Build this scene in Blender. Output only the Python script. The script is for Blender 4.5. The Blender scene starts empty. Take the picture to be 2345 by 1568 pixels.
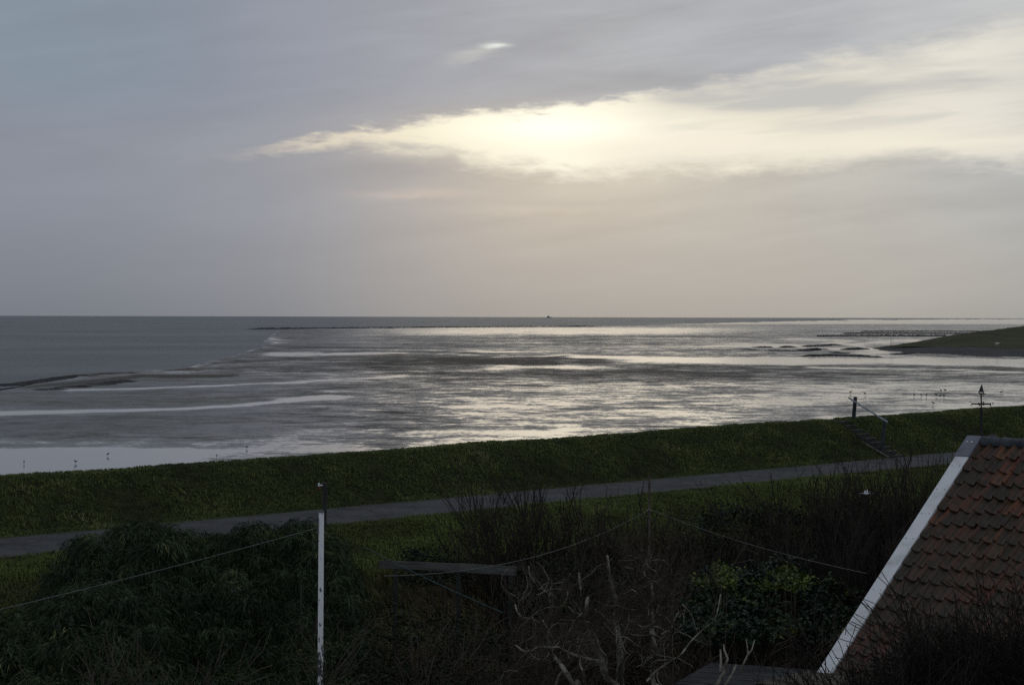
import bpy, math, random
import numpy as np
from mathutils import Matrix, Vector
R = math.radians
random.seed(7); rng = np.random.default_rng(7)
scn = bpy.context.scene
COL = scn.collection
# ------------------------------------------------------------------ camera
HC = 10.4                       # camera height above the tidal flat (m)
F = 4560.0                      # focal length in 2345-wide picture units (70 mm)
CX, CY = 1172.5, 784.0
cam_d = bpy.data.cameras.new('camera'); cam = bpy.data.objects.new('camera', cam_d); COL.objects.link(cam)
cam_d.sensor_width = 36; cam_d.lens = F/2345*36; cam_d.clip_start = 0.5; cam_d.clip_end = 90000
MR = Matrix.Rotation(R(90-0.739), 3, 'X') @ Matrix.Rotation(R(0.15), 3, 'Z')
cam.matrix_world = Matrix.Translation((0, 0, HC)) @ MR.to_4x4()
scn.camera = cam
MN = np.array(MR)

def P(px, py, Y):
    """point seen at (px,py) at forward distance Y"""
    v = MN @ np.array([(px-CX)/F, (CY-py)/F, -1.0])
    v = v*(Y/v[1])
    return np.array([v[0], v[1], v[2]+HC])
def PZ(px, py, z):
    v = MN @ np.array([(px-CX)/F, (CY-py)/F, -1.0])
    t = (z-HC)/v[2]
    return np.array([v[0]*t, v[1]*t, z])
def proj(pts):
    q = (np.asarray(pts)-np.array([0, 0, HC])) @ MN
    return CX+F*q[..., 0]/-q[..., 2], CY-F*q[..., 1]/-q[..., 2]

# ------------------------------------------------------------------ node helper
class NT:
    def __init__(s, tree): s.t = tree; s.n = tree.nodes; s.l = tree.links
    def new(s, typ, **kw):
        n = s.n.new(typ)
        for k, v in kw.items(): setattr(n, k, v)
        return n
    def put(s, sock, v):
        if v is None: return
        if isinstance(v, bpy.types.NodeSocket): s.l.new(v, sock)
        else: sock.default_value = v
    def m(s, op, a, b=None, c=None, clamp=False):
        n = s.new('ShaderNodeMath', operation=op, use_clamp=clamp)
        for i, v in enumerate((a, b, c)):
            if v is not None: s.put(n.inputs[i], v)
        return n.outputs[0]
    def vm(s, op, a, b=None):
        n = s.new('ShaderNodeVectorMath', operation=op)
        s.put(n.inputs[0], a)
        if b is not None: s.put(n.inputs[1], b)
        return n.outputs[0]
    def xyz(s, x, y, z):
        n = s.new('ShaderNodeCombineXYZ')
        for i, v in enumerate((x, y, z)): s.put(n.inputs[i], v)
        return n.outputs[0]
    def noise(s, vec, scale, detail=4, rough=0.55, dist=0.0, out=0):
        n = s.new('ShaderNodeTexNoise'); s.put(n.inputs['Vector'], vec)
        n.inputs['Scale'].default_value = scale; n.inputs['Detail'].default_value = detail
        n.inputs['Roughness'].default_value = rough; n.inputs['Distortion'].default_value = dist
        return n.outputs[out]
    def sm(s, x, a, b, lo=0.0, hi=1.0):
        n = s.new('ShaderNodeMapRange', interpolation_type='SMOOTHSTEP')
        for i, v in enumerate((x, a, b, lo, hi)): s.put(n.inputs[i], v)
        return n.outputs[0]
    def ramp(s, fac, pts, interp='LINEAR'):
        n = s.new('ShaderNodeValToRGB'); cr = n.color_ramp; cr.interpolation = interp
        pts = sorted(pts, key=lambda p: p[0])
        while len(cr.elements) < len(pts): cr.elements.new(0.5)
        for e, (p, c) in zip(cr.elements, pts):
            e.position = p; e.color = (c[0], c[1], c[2], 1)
        s.put(n.inputs[0], fac); return n.outputs[0]
    def curve(s, fac, pts):
        n = s.new('ShaderNodeFloatCurve'); c = n.mapping.curves[0]
        n.mapping.use_clip = False
        c.points[0].location = pts[0]; c.points[1].location = pts[-1]
        for p in pts[1:-1]: c.points.new(*p)
        for p in c.points: p.handle_type = 'AUTO'
        n.mapping.update(); s.put(n.inputs['Value'], fac); return n.outputs[0]
    def mix(s, fac, a, b, blend='MIX'):
        n = s.new('ShaderNodeMix', data_type='RGBA', blend_type=blend)
        s.put(n.inputs[0], fac); s.put(n.inputs[6], a if not isinstance(a, tuple) else (*a[:3], 1))
        s.put(n.inputs[7], b if not isinstance(b, tuple) else (*b[:3], 1)); return n.outputs[2]
    def gauss(s, x, y, cx, cy, sx, sy):
        a = s.m('DIVIDE', s.m('SUBTRACT', x, cx), sx); b = s.m('DIVIDE', s.m('SUBTRACT', y, cy), sy)
        q = s.m('ADD', s.m('MULTIPLY', a, a), s.m('MULTIPLY', b, b))
        return s.m('POWER', 2.71828, s.m('MULTIPLY', q, -1.0))

# ------------------------------------------------------------------ sky
SUN_AZ, SUN_EL = R(1.5), R(5.3)
world = bpy.data.worlds.new('World'); scn.world = world; world.use_nodes = True
w = NT(world.node_tree); w.n.clear()
gen = w.new('ShaderNodeTexCoord').outputs['Generated']
sep = w.new('ShaderNodeSeparateXYZ'); w.l.new(gen, sep.inputs[0])
az = w.m('MULTIPLY', w.m('ARCTAN2', sep.outputs[0], sep.outputs[1]), 57.29578)
el = w.m('MULTIPLY', w.m('ARCSINE', sep.outputs[2]), 57.29578)
cv = w.xyz(w.m('MULTIPLY', az, 0.09), w.m('MULTIPLY', el, 0.42), 3.7)
n_big = w.noise(cv, 0.9, 3, 0.5)
n_mid = w.noise(cv, 3.2, 5, 0.55, 0.3)
cv2 = w.xyz(w.m('MULTIPLY', az, 0.35), w.m('MULTIPLY', el, 1.2), 9.1)
n_fine = w.noise(cv2, 3.0, 6, 0.6, 0.2)
tilt = w.m('SUBTRACT', el, w.m('MULTIPLY', az, 0.16))       # streets of cloud rising to the right
cv3 = w.xyz(w.m('MULTIPLY', az, 0.10), w.m('MULTIPLY', tilt, 0.9), 1.3)
n_str = w.noise(cv3, 1.5, 5, 0.55, 0.25)
def dx(px): return math.degrees(math.atan((px-CX)/F))
def dy(py): return (725-py)/79.6
def pos(px): return (dx(px)+45)/90
xf = w.m('DIVIDE', w.m('ADD', az, 45.0), 90.0, clamp=True)
H_ = lambda c: tuple(v*0.5 for v in c)
BACK = (.27, .30, .35)
def hramp(pts):
    P_ = [(0.0, H_(BACK)), (0.2, H_(BACK))] + [(pos(x), H_(c)) for x, c in pts] + [(0.85, H_(BACK)), (1.0, H_(BACK))]
    c = w.ramp(xf, P_, 'B_SPLINE')
    return w.vm('SCALE', c) if False else w.mix(1.0, c, (2, 2, 2), 'MULTIPLY')
low = hramp([(0, (.190, .206, .240)), (600, (.258, .275, .306)), (900, (.36, .345, .335)), (1200, (.460, .422, .375)), (1700, (.47, .44, .395)), (2345, (.44, .425, .385))])
mid = hramp([(0, (.235, .260, .312)), (600, (.300, .322, .366)), (900, (.395, .382, .380)), (1250, (.60, .535, .44)), (1700, (.525, .50, .445)), (2345, (.475, .48, .46))])
high = hramp([(0, (.232, .285, .350)), (400, (.245, .290, .352)), (650, (.285, .308, .368)), (1000, (.36, .375, .415)), (1400, (.42, .43, .445)), (1900, (.42, .44, .47)), (2345, (.60, .60, .59))])
elw = w.m('ADD', el, w.m('MULTIPLY', w.m('SUBTRACT', n_big, 0.5), 1.2))
base = w.mix(w.sm(elw, 0.8, dy(430)), low, mid)
base = w.mix(w.sm(elw, dy(370), dy(200)), base, high)
zen = w.mix(w.sm(n_big, .3, .7), (.25, .28, .33), (.33, .35, .39))
base = w.mix(w.sm(el, 10.0, 26.0), base, zen)
# soft cloud modulation
mod = w.m('ADD', w.m('MULTIPLY', w.m('SUBTRACT', n_str, 0.5), w.sm(az, -9.0, 3.0, .16, .42)), w.m('MULTIPLY', w.m('SUBTRACT', n_mid, 0.5), w.sm(az, -9.0, 3.0, .10, .26)))
mod = w.m('MULTIPLY', mod, w.sm(el, 1.0, 5.0, 0.25, 1.0))
base = w.vm('SCALE', base); base.node.operation = 'SCALE'
w.put(base.node.inputs['Scale'], w.m('ADD', 1.0, mod))
# opening in the cloud deck
up = [(300, 378), (470, 366), (580, 344), (700, 314), (900, 288), (1050, 260), (1200, 250), (1300, 243), (1400, 225), (1500, 203), (1650, 187), (1750, 160), (1900, 132), (2060, 114), (2150, 92), (2345, 46)]
dn = [(300, 376), (470, 372), (580, 368), (700, 361), (900, 350), (1000, 354), (1100, 376), (1200, 388), (1350, 402), (1500, 395), (1700, 388), (1900, 378), (2050, 362), (2200, 370), (2345, 385)]
def bcurve(pts, endv):
    q = [(0.0, endv/20)] + [(pos(x), dy(y)/20) for x, y in pts] + [(dxp, v/20) for dxp, v in tail] + [(1.0, endv/20)]
    return w.m('MULTIPLY', w.curve(xf, q), 20.0)
tail = [(.70, 10.5), (.76, 11.0), (.82, 9.0)]
U = bcurve(up, 4.0)
tail = [(.70, 4.6), (.76, 5.5), (.82, 9.0)]
L = bcurve(dn, 4.6)
edge = w.m('ADD', w.m('MULTIPLY', w.m('SUBTRACT', n_fine, .5), 1.15), w.m('MULTIPLY', w.m('SUBTRACT', n_mid, .5), .6))
u1 = w.m('SUBTRACT', w.m('ADD', U, w.m('MULTIPLY', edge, .85)), el)
l1 = w.m('SUBTRACT', el, w.m('ADD', L, w.m('MULTIPLY', edge, .9)))
mU = w.sm(u1, w.sm(az, 3.0, 8.0, -0.08, -0.22), w.sm(az, 3.0, 8.0, 0.30, 0.75))
mL = w.sm(l1, -0.38, 0.42)
mL2 = w.sm(l1, -0.15, 0.5)
mLx = w.mix(w.sm(az, -6.0, -1.0), mL2, mL)
opening = w.m('MULTIPLY', mU, mLx)
bright = hramp([(420, (.36, .35, .34)), (540, (.50, .46, .41)), (700, (.70, .63, .52)), (850, (.82, .74, .58)), (1000, (.93, .87, .69)), (1150, (.99, .93, .75)), (1270, (1.06, 1.02, .84)), (1420, (.95, .90, .74)), (1600, (.88, .83, .69)), (1800, (.84, .79, .66)), (2050, (.76, .73, .64)), (2345, (.82, .79, .70))])
cv4 = w.xyz(w.m('MULTIPLY', az, .16), w.m('MULTIPLY', w.m('SUBTRACT', el, w.m('MULTIPLY', az, .07)), 1.5), 5.5)
n_in = w.noise(cv4, 1.7, 4, .5, .3)
grey = w.m('MULTIPLY', w.sm(n_in, .40, .66), w.sm(az, 1.5, 6.0))
grey = w.m('ADD', w.m('MULTIPLY', grey, .45), w.m('MULTIPLY', w.gauss(az, w.m('SUBTRACT', el, w.m('MULTIPLY', w.m('SUBTRACT', az, dx(1830)), .04)), dx(1830), dy(222), 2.7, .46), 1.05))
grey = w.m('ADD', grey, w.m('MULTIPLY', w.gauss(az, el, dx(1570), dy(232), 1.3, .30), .55))
grey = w.m('ADD', grey, w.m('MULTIPLY', w.gauss(az, el, dx(2230), dy(200), 1.5, .28), .45), clamp=True)
bright = w.mix(grey, bright, (.545, .545, .515))
lowband = w.m('MULTIPLY', w.gauss(az, w.m('ADD', el, w.m('MULTIPLY', edge, .25)), dx(1800), dy(338), 9.5, .42), w.sm(az, 1.0, 4.0))
bright = w.mix(w.m('MULTIPLY', lowband, .85), bright, (.90, .845, .71))
sky = w.mix(opening, base, bright)
# glow of the hidden sun through the thinner cloud under and beside the opening
gl = w.gauss(az, el, dx(1290), dy(330), 4.2, 1.25)
sky = w.mix(w.m('MULTIPLY', gl, .22), sky, (.88, .80, .62))
glc = w.gauss(az, el, dx(1270), dy(295), 2.6, .42)
sky = w.mix(w.m('MULTIPLY', w.m('MULTIPLY', glc, opening), 0.45), sky, (1.45, 1.4, 1.15))
# the small hole high in the deck
gh = w.gauss(w.m('ADD', az, w.m('MULTIPLY', n_fine, .25)), w.m('ADD', el, w.m('MULTIPLY', edge, .22)), dx(1135)+.12, dy(111), .33, .070)
gh2 = w.gauss(az, w.m('SUBTRACT', w.m('ADD', el, w.m('MULTIPLY', edge, .45)), w.m('MULTIPLY', w.m('SUBTRACT', az, dx(1095)), .22)), dx(1085), dy(126), .75, .17)
sky = w.mix(w.m('MULTIPLY', gh2, .55), sky, (.60, .60, .56))
sky = w.mix(w.m('MULTIPLY', gh, .9), sky, (.80, .85, .78))
# peach streaks under the opening
gp = w.gauss(az, w.m('ADD', el, w.m('MULTIPLY', edge, .35)), dx(970), dy(445), 1.7, .13)
sky = w.mix(w.m('MULTIPLY', gp, .50), sky, (.64, .54, .46))
gp = w.gauss(az, w.m('ADD', el, w.m('MULTIPLY', edge, .35)), dx(1250), dy(482), 2.4, .14)
sky = w.mix(w.m('MULTIPLY', gp, .35), sky, (.68, .60, .49))
gb = w.gauss(az, w.m('ADD', el, w.m('MULTIPLY', edge, .5)), dx(860), dy(392), 2.4, .30)
sky = w.mix(w.m('MULTIPLY', gb, .45), sky, (.335, .325, .335))
# slight darkening in the murk on the horizon
hz = w.sm(el, -0.3, 1.2, .88, 1.0)
sky = w.vm('SCALE', sky); w.put(sky.node.inputs['Scale'], hz)
nish = w.new('ShaderNodeTexSky', sky_type='NISHITA'); nish.sun_disc = False
nish.sun_elevation = SUN_EL; nish.sun_rotation = SUN_AZ; nish.air_density = 1.5; nish.dust_density = 3
sky = w.mix(1.0, sky, w.mix(1.0, nish.outputs[0], (.0004, .0004, .0004), 'MULTIPLY'), 'ADD')
below = w.sm(el, -4.0, -0.6)
sky = w.mix(below, (.10, .10, .10), sky)
bg = w.new('ShaderNodeBackground'); w.l.new(sky, bg.inputs[0]); bg.inputs[1].default_value = 1.0
wo = w.new('ShaderNodeOutputWorld'); w.l.new(bg.outputs[0], wo.inputs[0])
world.cycles.sampling_method = 'MANUAL'; world.cycles.sample_map_resolution = 2048
# ------------------------------------------------------------------ sun behind thick cloud
sd = bpy.data.lights.new('sun', 'SUN'); sd.energy = 0.012; sd.angle = R(12); sd.color = (1, .86, .62)
sun = bpy.data.objects.new('sun', sd); COL.objects.link(sun)
sdir = Vector((math.sin(SUN_AZ)*math.cos(SUN_EL), math.cos(SUN_AZ)*math.cos(SUN_EL), math.sin(SUN_EL)))
sun.rotation_euler = sdir.to_track_quat('Z', 'Y').to_euler()
scn.view_settings.view_transform = 'Standard'; scn.view_settings.look = 'None'
scn.view_settings.exposure = 0; scn.view_settings.gamma = 1; scn.view_settings.use_curve_mapping = False
scn.render.engine = 'CYCLES'; scn.cycles.use_denoising = False
scn.cycles.max_bounces = 5; scn.cycles.diffuse_bounces = 3; scn.cycles.glossy_bounces = 3
scn.render.filter_size = 1.5 if hasattr(scn.render, 'filter_size') else 1.5

# ================================================================== mesh helpers
def mesh_np(name, V, faces=None, quads=None, tris=None, smooth=False):
    me = bpy.data.meshes.new(name)
    V = np.asarray(V, dtype=np.float32).reshape(-1, 3)
    if faces is not None:
        me.from_pydata(V.tolist(), [], [list(map(int, f)) for f in faces])
    else:
        loops = []; starts = []; tot = []; c = 0
        for arr, k in ((quads, 4), (tris, 3)):
            if arr is not None and len(arr):
                arr = np.asarray(arr, dtype=np.int32).reshape(-1, k)
                loops.append(arr.ravel()); starts.append(c+np.arange(len(arr))*k); tot.append(np.full(len(arr), k)); c += len(arr)*k
        loops = np.concatenate(loops); starts = np.concatenate(starts); tot = np.concatenate(tot)
        me.vertices.add(len(V)); me.vertices.foreach_set('co', V.ravel())
        me.loops.add(len(loops)); me.loops.foreach_set('vertex_index', loops.astype(np.int32))
        me.polygons.add(len(starts)); me.polygons.foreach_set('loop_start', starts.astype(np.int32))
        try: me.polygons.foreach_set('loop_total', tot.astype(np.int32))
        except Exception: pass
    me.update(calc_edges=True)
    me.polygons.foreach_set('use_smooth', np.full(len(me.polygons), bool(smooth)))
    return me
def link(name, me, mat=None, parent=None):
    o = bpy.data.objects.new(name, me); COL.objects.link(o)
    if mat is not None and me is not None and len(me.materials) == 0: me.materials.append(mat)
    if parent is not None: o.parent = parent
    return o
def tag(o, label, cat, group=None, kind=None):
    if label: o['label'] = label
    if cat: o['category'] = cat
    if group: o['group'] = group
    if kind: o['kind'] = kind
    return o
def thing(name, loc, label, cat, group=None, rotz=0):
    o = bpy.data.objects.new(name, None); COL.objects.link(o)
    o.empty_display_size = .2; o.location = loc; o.rotation_euler = (0, 0, rotz)
    return tag(o, label, cat, group)

class MB:
    """collects shapes into one mesh"""
    def __init__(s, org=(0, 0, 0)): s.V = []; s.F = []; s.n = 0; s.o = np.asarray(org, float)
    def add(s, V, F):
        V = np.asarray(V, float).reshape(-1, 3)-s.o
        s.V.append(V); s.F += [[i+s.n for i in f] for f in F]; s.n += len(V)
    def box(s, c, size, M=None):
        x, y, z = [v/2 for v in size]
        v = np.array([(a*x, b*y, d*z) for d in (-1, 1) for b in (-1, 1) for a in (-1, 1)])
        if M is not None: v = v @ np.array(M).T
        s.add(v+np.array(c), [(0, 2, 3, 1), (4, 5, 7, 6), (0, 1, 5, 4), (2, 6, 7, 3), (0, 4, 6, 2), (1, 3, 7, 5)])
    def tube(s, pts, rad, k=6, cap=True):
        pts = np.asarray(pts, float); n = len(pts); rad = np.broadcast_to(rad, (n,))
        T = np.gradient(pts, axis=0); T /= np.linalg.norm(T, axis=1)[:, None]+1e-9
        ref = np.array([0, 0, 1.]) if abs(T[0][2]) < .9 else np.array([1., 0, 0])
        A = np.cross(T, ref); A /= np.linalg.norm(A, axis=1)[:, None]+1e-9; B = np.cross(T, A)
        an = np.arange(k)*2*math.pi/k
        V = (pts[:, None]+rad[:, None, None]*(A[:, None]*np.cos(an)[None, :, None]+B[:, None]*np.sin(an)[None, :, None])).reshape(-1, 3)
        F_ = [(i*k+j, i*k+(j+1) % k, (i+1)*k+(j+1) % k, (i+1)*k+j) for i in range(n-1) for j in range(k)]
        if cap: F_ += [tuple(range(k))[::-1], tuple((n-1)*k+j for j in range(k))]
        s.add(V, F_)
    def build(s, name, mat, parent=None, smooth=False):
        me = mesh_np(name, np.concatenate(s.V), faces=s.F, smooth=smooth)
        return link(name, me, mat, parent)

def fbm(x, y, seed=0, oct=4, gain=.5):
    """cheap value noise"""
    out = np.zeros_like(x, float); a = 1; tot = 0
    r_ = np.random.default_rng(seed); tab = r_.random((256, 256))
    for o in range(oct):
        xi = np.floor(x).astype(int); yi = np.floor(y).astype(int); fx = x-xi; fy = y-yi
        fx = fx*fx*(3-2*fx); fy = fy*fy*(3-2*fy)
        g = lambda i, j: tab[(xi+i) & 255, (yi+j) & 255]
        out += a*((g(0, 0)*(1-fx)+g(1, 0)*fx)*(1-fy)+(g(0, 1)*(1-fx)+g(1, 1)*fx)*fy); tot += a
        a *= gain; x = x*2.03+17.1; y = y*2.03+5.7
    return out/tot

# ================================================================== materials
def mat(name, build):
    m = bpy.data.materials.new(name); m.use_nodes = True
    t = NT(m.node_tree); b = m.node_tree.nodes['Principled BSDF']
    build(t, b); return m
def obj_c(t): return t.new('ShaderNodeTexCoord').outputs['Object']
def world_c(t): return t.new('ShaderNodeNewGeometry').outputs['Position']
def simple(name, c1, c2, scale=6, rough=.85, bump=.3, spec=.3, detail=5, lo=.35, hi=.65, stretch=None):
    def b(t, p):
        v = world_c(t)
        if stretch: v = t.vm('MULTIPLY', v, stretch)
        n = t.noise(v, scale, detail, .6)
        t.put(p.inputs['Base Color'], t.mix(t.sm(n, lo, hi), c1, c2))
        p.inputs['Roughness'].default_value = rough; p.inputs['Specular IOR Level'].default_value = spec
        if bump:
            bn = t.new('ShaderNodeBump'); bn.inputs['Strength'].default_value = bump; bn.inputs['Distance'].default_value = .02
            t.put(bn.inputs['Height'], t.noise(v, scale*4, 4, .6)); t.l.new(bn.outputs[0], p.inputs['Normal'])
    return mat(name, b)
def leafy(name, stops, rough=.55, spec=.25, gain=1.0):
    """colour picked per leaf from an attribute"""
    stops = [(a, tuple(v*gain for v in c)) for a, c in stops]
    def b(t, p):
        a = t.new('ShaderNodeAttribute'); a.attribute_name = 'tint'
        n = t.noise(world_c(t), .9, 3, .5)
        f = t.m('ADD', t.m('MULTIPLY', a.outputs['Fac'], .65), t.m('MULTIPLY', t.sm(n, .3, .7), .35))
        t.put(p.inputs['Base Color'], t.ramp(f, stops))
        p.inputs['Roughness'].default_value = rough; p.inputs['Specular IOR Level'].default_value = spec
    return mat(name, b)

M_grass = leafy('grass_blades', [(0, (.040, .040, .021)), (.3, (.060, .076, .027)), (.6, (.082, .106, .035)), (.85, (.110, .132, .042)), (1, (.16, .155, .075))], .8, .12, 1.22)
M_verge = leafy('verge_blades', [(0, (.042, .042, .018)), (.4, (.072, .088, .026)), (.8, (.105, .138, .036)), (1, (.18, .18, .075))], .8, .12, 1.22)
M_dry = leafy('dry_stems', [(0, (.040, .030, .018)), (.5, (.070, .060, .024)), (.8, (.085, .10, .028)), (1, (.15, .13, .07))], .8, .12)
M_soil = simple('grassy_soil', (.016, .020, .008), (.034, .040, .012), 1.2, .95, .5, .1)
M_asphalt = simple('asphalt', (.036, .037, .040), (.064, .064, .067), .9, .9, .3, .25)
def road_mat(t, p):
    v = world_c(t); d = t.new('ShaderNodeVectorMath', operation='DOT_PRODUCT'); t.put(d.inputs[0], v); d.inputs[1].default_value = (-math.cos(R(43.4)), math.sin(R(43.4)), 0)
    off = t.m('ABSOLUTE', t.m('SUBTRACT', d.outputs['Value'], 47.2))
    n = t.noise(v, .8, 5, .65); g = t.noise(v, 9, 4, .7)
    c = t.mix(t.sm(n, .38, .62), (.036, .037, .041), (.064, .065, .069))
    c = t.mix(t.m('MULTIPLY', t.sm(g, .55, .7), .5), c, (.09, .088, .082))
    vo = t.new('ShaderNodeTexVoronoi', feature='DISTANCE_TO_EDGE'); vo.inputs['Scale'].default_value = .45
    t.put(vo.inputs['Vector'], t.vm('ADD', v, t.noise(v, 1.5, 4, .6, 0, 1)))
    c = t.mix(t.sm(vo.outputs['Distance'], .0, .03, .8, 0), c, (.016, .016, .015))
    edge_ = t.sm(t.m('ADD', off, t.m('MULTIPLY', t.m('SUBTRACT', t.noise(v, 1.3, 4, .6), .5), 1.2)), 1.55, 2.05)
    c = t.mix(t.m('MULTIPLY', edge_, .85), c, (.040, .038, .022))
    t.put(p.inputs['Base Color'], c); p.inputs['Roughness'].default_value = .85; p.inputs['Specular IOR Level'].default_value = .25
M_asphalt = mat('worn_asphalt', road_mat)
M_bark = simple('bark_brown', (.07, .056, .044), (.14, .115, .09), 9, .9, .4, .15)
M_midtwig = simple('twig_dull', (.024, .020, .017), (.056, .046, .038), 1.3, .9, 0, .1)
M_darktwig = simple('twig_dark', (.018, .016, .013), (.040, .034, .028), 2.3, .9, 0, .1)
M_twig = simple('twig_brown', (.044, .036, .028), (.105, .088, .070), 1.3, .9, 0, .1)
M_palebark = simple('bark_pale', (.10, .09, .072), (.31, .29, .245), 5, .8, .5, .2)
M_bamboo = leafy('bamboo_leaf', [(0, (.009, .015, .006)), (.45, (.024, .040, .017)), (.8, (.062, .092, .038)), (1, (.17, .18, .07))], .55, .22)
M_cane = simple('bamboo_cane', (.05, .06, .02), (.10, .10, .05), 4, .6, 0, .3)
M_ivy = leafy('ivy_leaf', [(0, (.010, .022, .013)), (.55, (.018, .036, .018)), (.85, (.035, .058, .018)), (1, (.13, .15, .03))], .5, .25)
M_hedge = leafy('hedge_leaf', [(0, (.008, .014, .008)), (.6, (.015, .024, .012)), (1, (.035, .045, .018))], .7, .15)
M_stone = simple('basalt_stone', (.022, .023, .026), (.045, .045, .045), .6, .85, .5, .2)
M_concrete = simple('weathered_concrete', (.07, .07, .06), (.15, .145, .13), 4, .9, .3, .2)
M_railpost = simple('rail_post', (.038, .042, .045), (.070, .076, .080), 7, .7, .3, .3)
M_edge = simple('pale_edge', (.05, .05, .045), (.13, .125, .11), 4, .9, .3, .2)
M_postwood = simple('dark_wood', (.030, .033, .030), (.055, .058, .052), 7, .8, .4, .25)
M_metal = simple('grey_pipe', (.16, .18, .20), (.26, .29, .32), 5, .45, .1, .5)
M_iron = simple('black_iron', (.010, .010, .011), (.020, .020, .022), 9, .55, .1, .4)
M_plank = simple('grey_plank', (.075, .080, .075), (.15, .15, .14), 6, .85, .3, .2, stretch=(.3, .3, 6))
M_white = simple('white_paint', (.74, .76, .78), (.50, .52, .50), 2.3, .5, .1, .4, lo=.42, hi=.78)
M_lead = simple('lead_sheet', (.11, .12, .145), (.17, .18, .215), 3, .55, .1, .4)
M_ridge = simple('blue_ridge_tile', (.026, .032, .043), (.062, .072, .09), 3, .5, .2, .3)
M_rope = simple('grey_rope', (.10, .105, .10), (.19, .20, .19), 20, .7, 0, .2)
M_cyanrope = simple('green_rope', (.015, .05, .055), (.03, .075, .08), 20, .6, 0, .2)
M_brick = simple('dark_brick', (.10, .05, .035), (.16, .08, .05), 4, .9, .3, .2)
M_dark = simple('tar_felt', (.022, .024, .027), (.042, .044, .048), 2, .85, .3, .2)
M_gravel = simple('pale_gravel', (.05, .048, .036), (.17, .165, .13), 22, .95, .8, .1)
M_bird = simple('bird_dark', (.03, .03, .03), (.06, .055, .05), 8, .8, 0, .1)
M_birdleg = simple('bird_leg', (.10, .05, .03), (.14, .07, .04), 8, .7, 0, .2)
M_wool = simple('wool', (.55, .52, .46), (.7, .67, .6), 6, .95, .3, .1)
M_ship = simple('ship_grey', (.20, .20, .21), (.28, .28, .29), .2, .8, 0, .2)
M_red = simple('red_plastic', (.22, .03, .02), (.28, .05, .03), 9, .5, 0, .3)

def peel(t, p):
    v = obj_c(t)
    n = t.noise(t.vm('MULTIPLY', v, (1, 1, .35)), 26, 5, .65)
    s = t.new('ShaderNodeSeparateXYZ'); t.l.new(v, s.inputs[0])
    low_ = t.sm(s.outputs[2], 3.6, 4.3, 1, 0)           # paint is worn off low down
    side = t.sm(s.outputs[0], -.030, -.012, 1, 0)
    th = t.m('ADD', .38, t.m('ADD', t.m('MULTIPLY', low_, .16), t.m('MULTIPLY', side, .26)))
    f = t.sm(n, t.m('SUBTRACT', th, .03), t.m('ADD', th, .03))
    t.put(p.inputs['Base Color'], t.mix(f, (.035, .032, .03), (.66, .67, .68)))
    p.inputs['Roughness'].default_value = .6
M_peel = mat('peeling_white_paint', peel)

def tile_mat(t, p):
    oi = t.new('ShaderNodeObjectInfo')
    v = world_c(t)
    s = t.new('ShaderNodeSeparateXYZ'); t.l.new(v, s.inputs[0])
    rnd = oi.outputs['Random']
    c = t.ramp(rnd, [(0, (.055, .042, .032)), (.3, (.085, .052, .036)), (.55, (.13, .052, .034)), (.75, (.10, .060, .042)), (.88, (.20, .080, .032)), (1, (.155, .045, .038))])
    c0 = t.ramp(rnd, [(0, (.060, .048, .036)), (.45, (.080, .055, .040)), (.8, (.095, .060, .042)), (1, (.13, .052, .038))])
    ao = t.noise(t.vm('MULTIPLY', v, (1, 1, 1)), 12, 3, .6)
    # clean fired clay high on the roof, algae grown over it lower down
    h = t.m('ADD', s.outputs[2], t.m('MULTIPLY', t.m('SUBTRACT', t.noise(v, .8, 3), .5), 2.2))
    c = t.mix(t.sm(h, 5.2, 7.6), c0, c)
    lich = t.noise(v, 7, 5, .65)
    c = t.mix(t.m('MULTIPLY', t.sm(lich, .52, .64), .42), c, (.10, .095, .07))
    mo = t.noise(v, 3.1, 5, .6)
    c = t.mix(t.m('MULTIPLY', t.sm(mo, .50, .62), .65), c, (.032, .032, .017))
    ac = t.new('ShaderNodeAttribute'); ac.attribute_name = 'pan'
    c = t.mix(t.m('MULTIPLY', t.sm(ac.outputs['Fac'], .35, .9), t.sm(t.noise(v, 5, 4, .6), .25, .6, .25, .85)), c, (.022, .021, .013))  # mossy pans, darkened further to paint in shade between the rolls
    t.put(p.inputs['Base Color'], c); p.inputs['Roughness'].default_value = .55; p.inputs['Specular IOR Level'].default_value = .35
    bn = t.new('ShaderNodeBump'); bn.inputs['Strength'].default_value = .4; bn.inputs['Distance'].default_value = .01
    t.put(bn.inputs['Height'], t.noise(v, 30, 4)); t.l.new(bn.outputs[0], p.inputs['Normal'])
M_tile = mat('clay_pantile', tile_mat)

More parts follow.
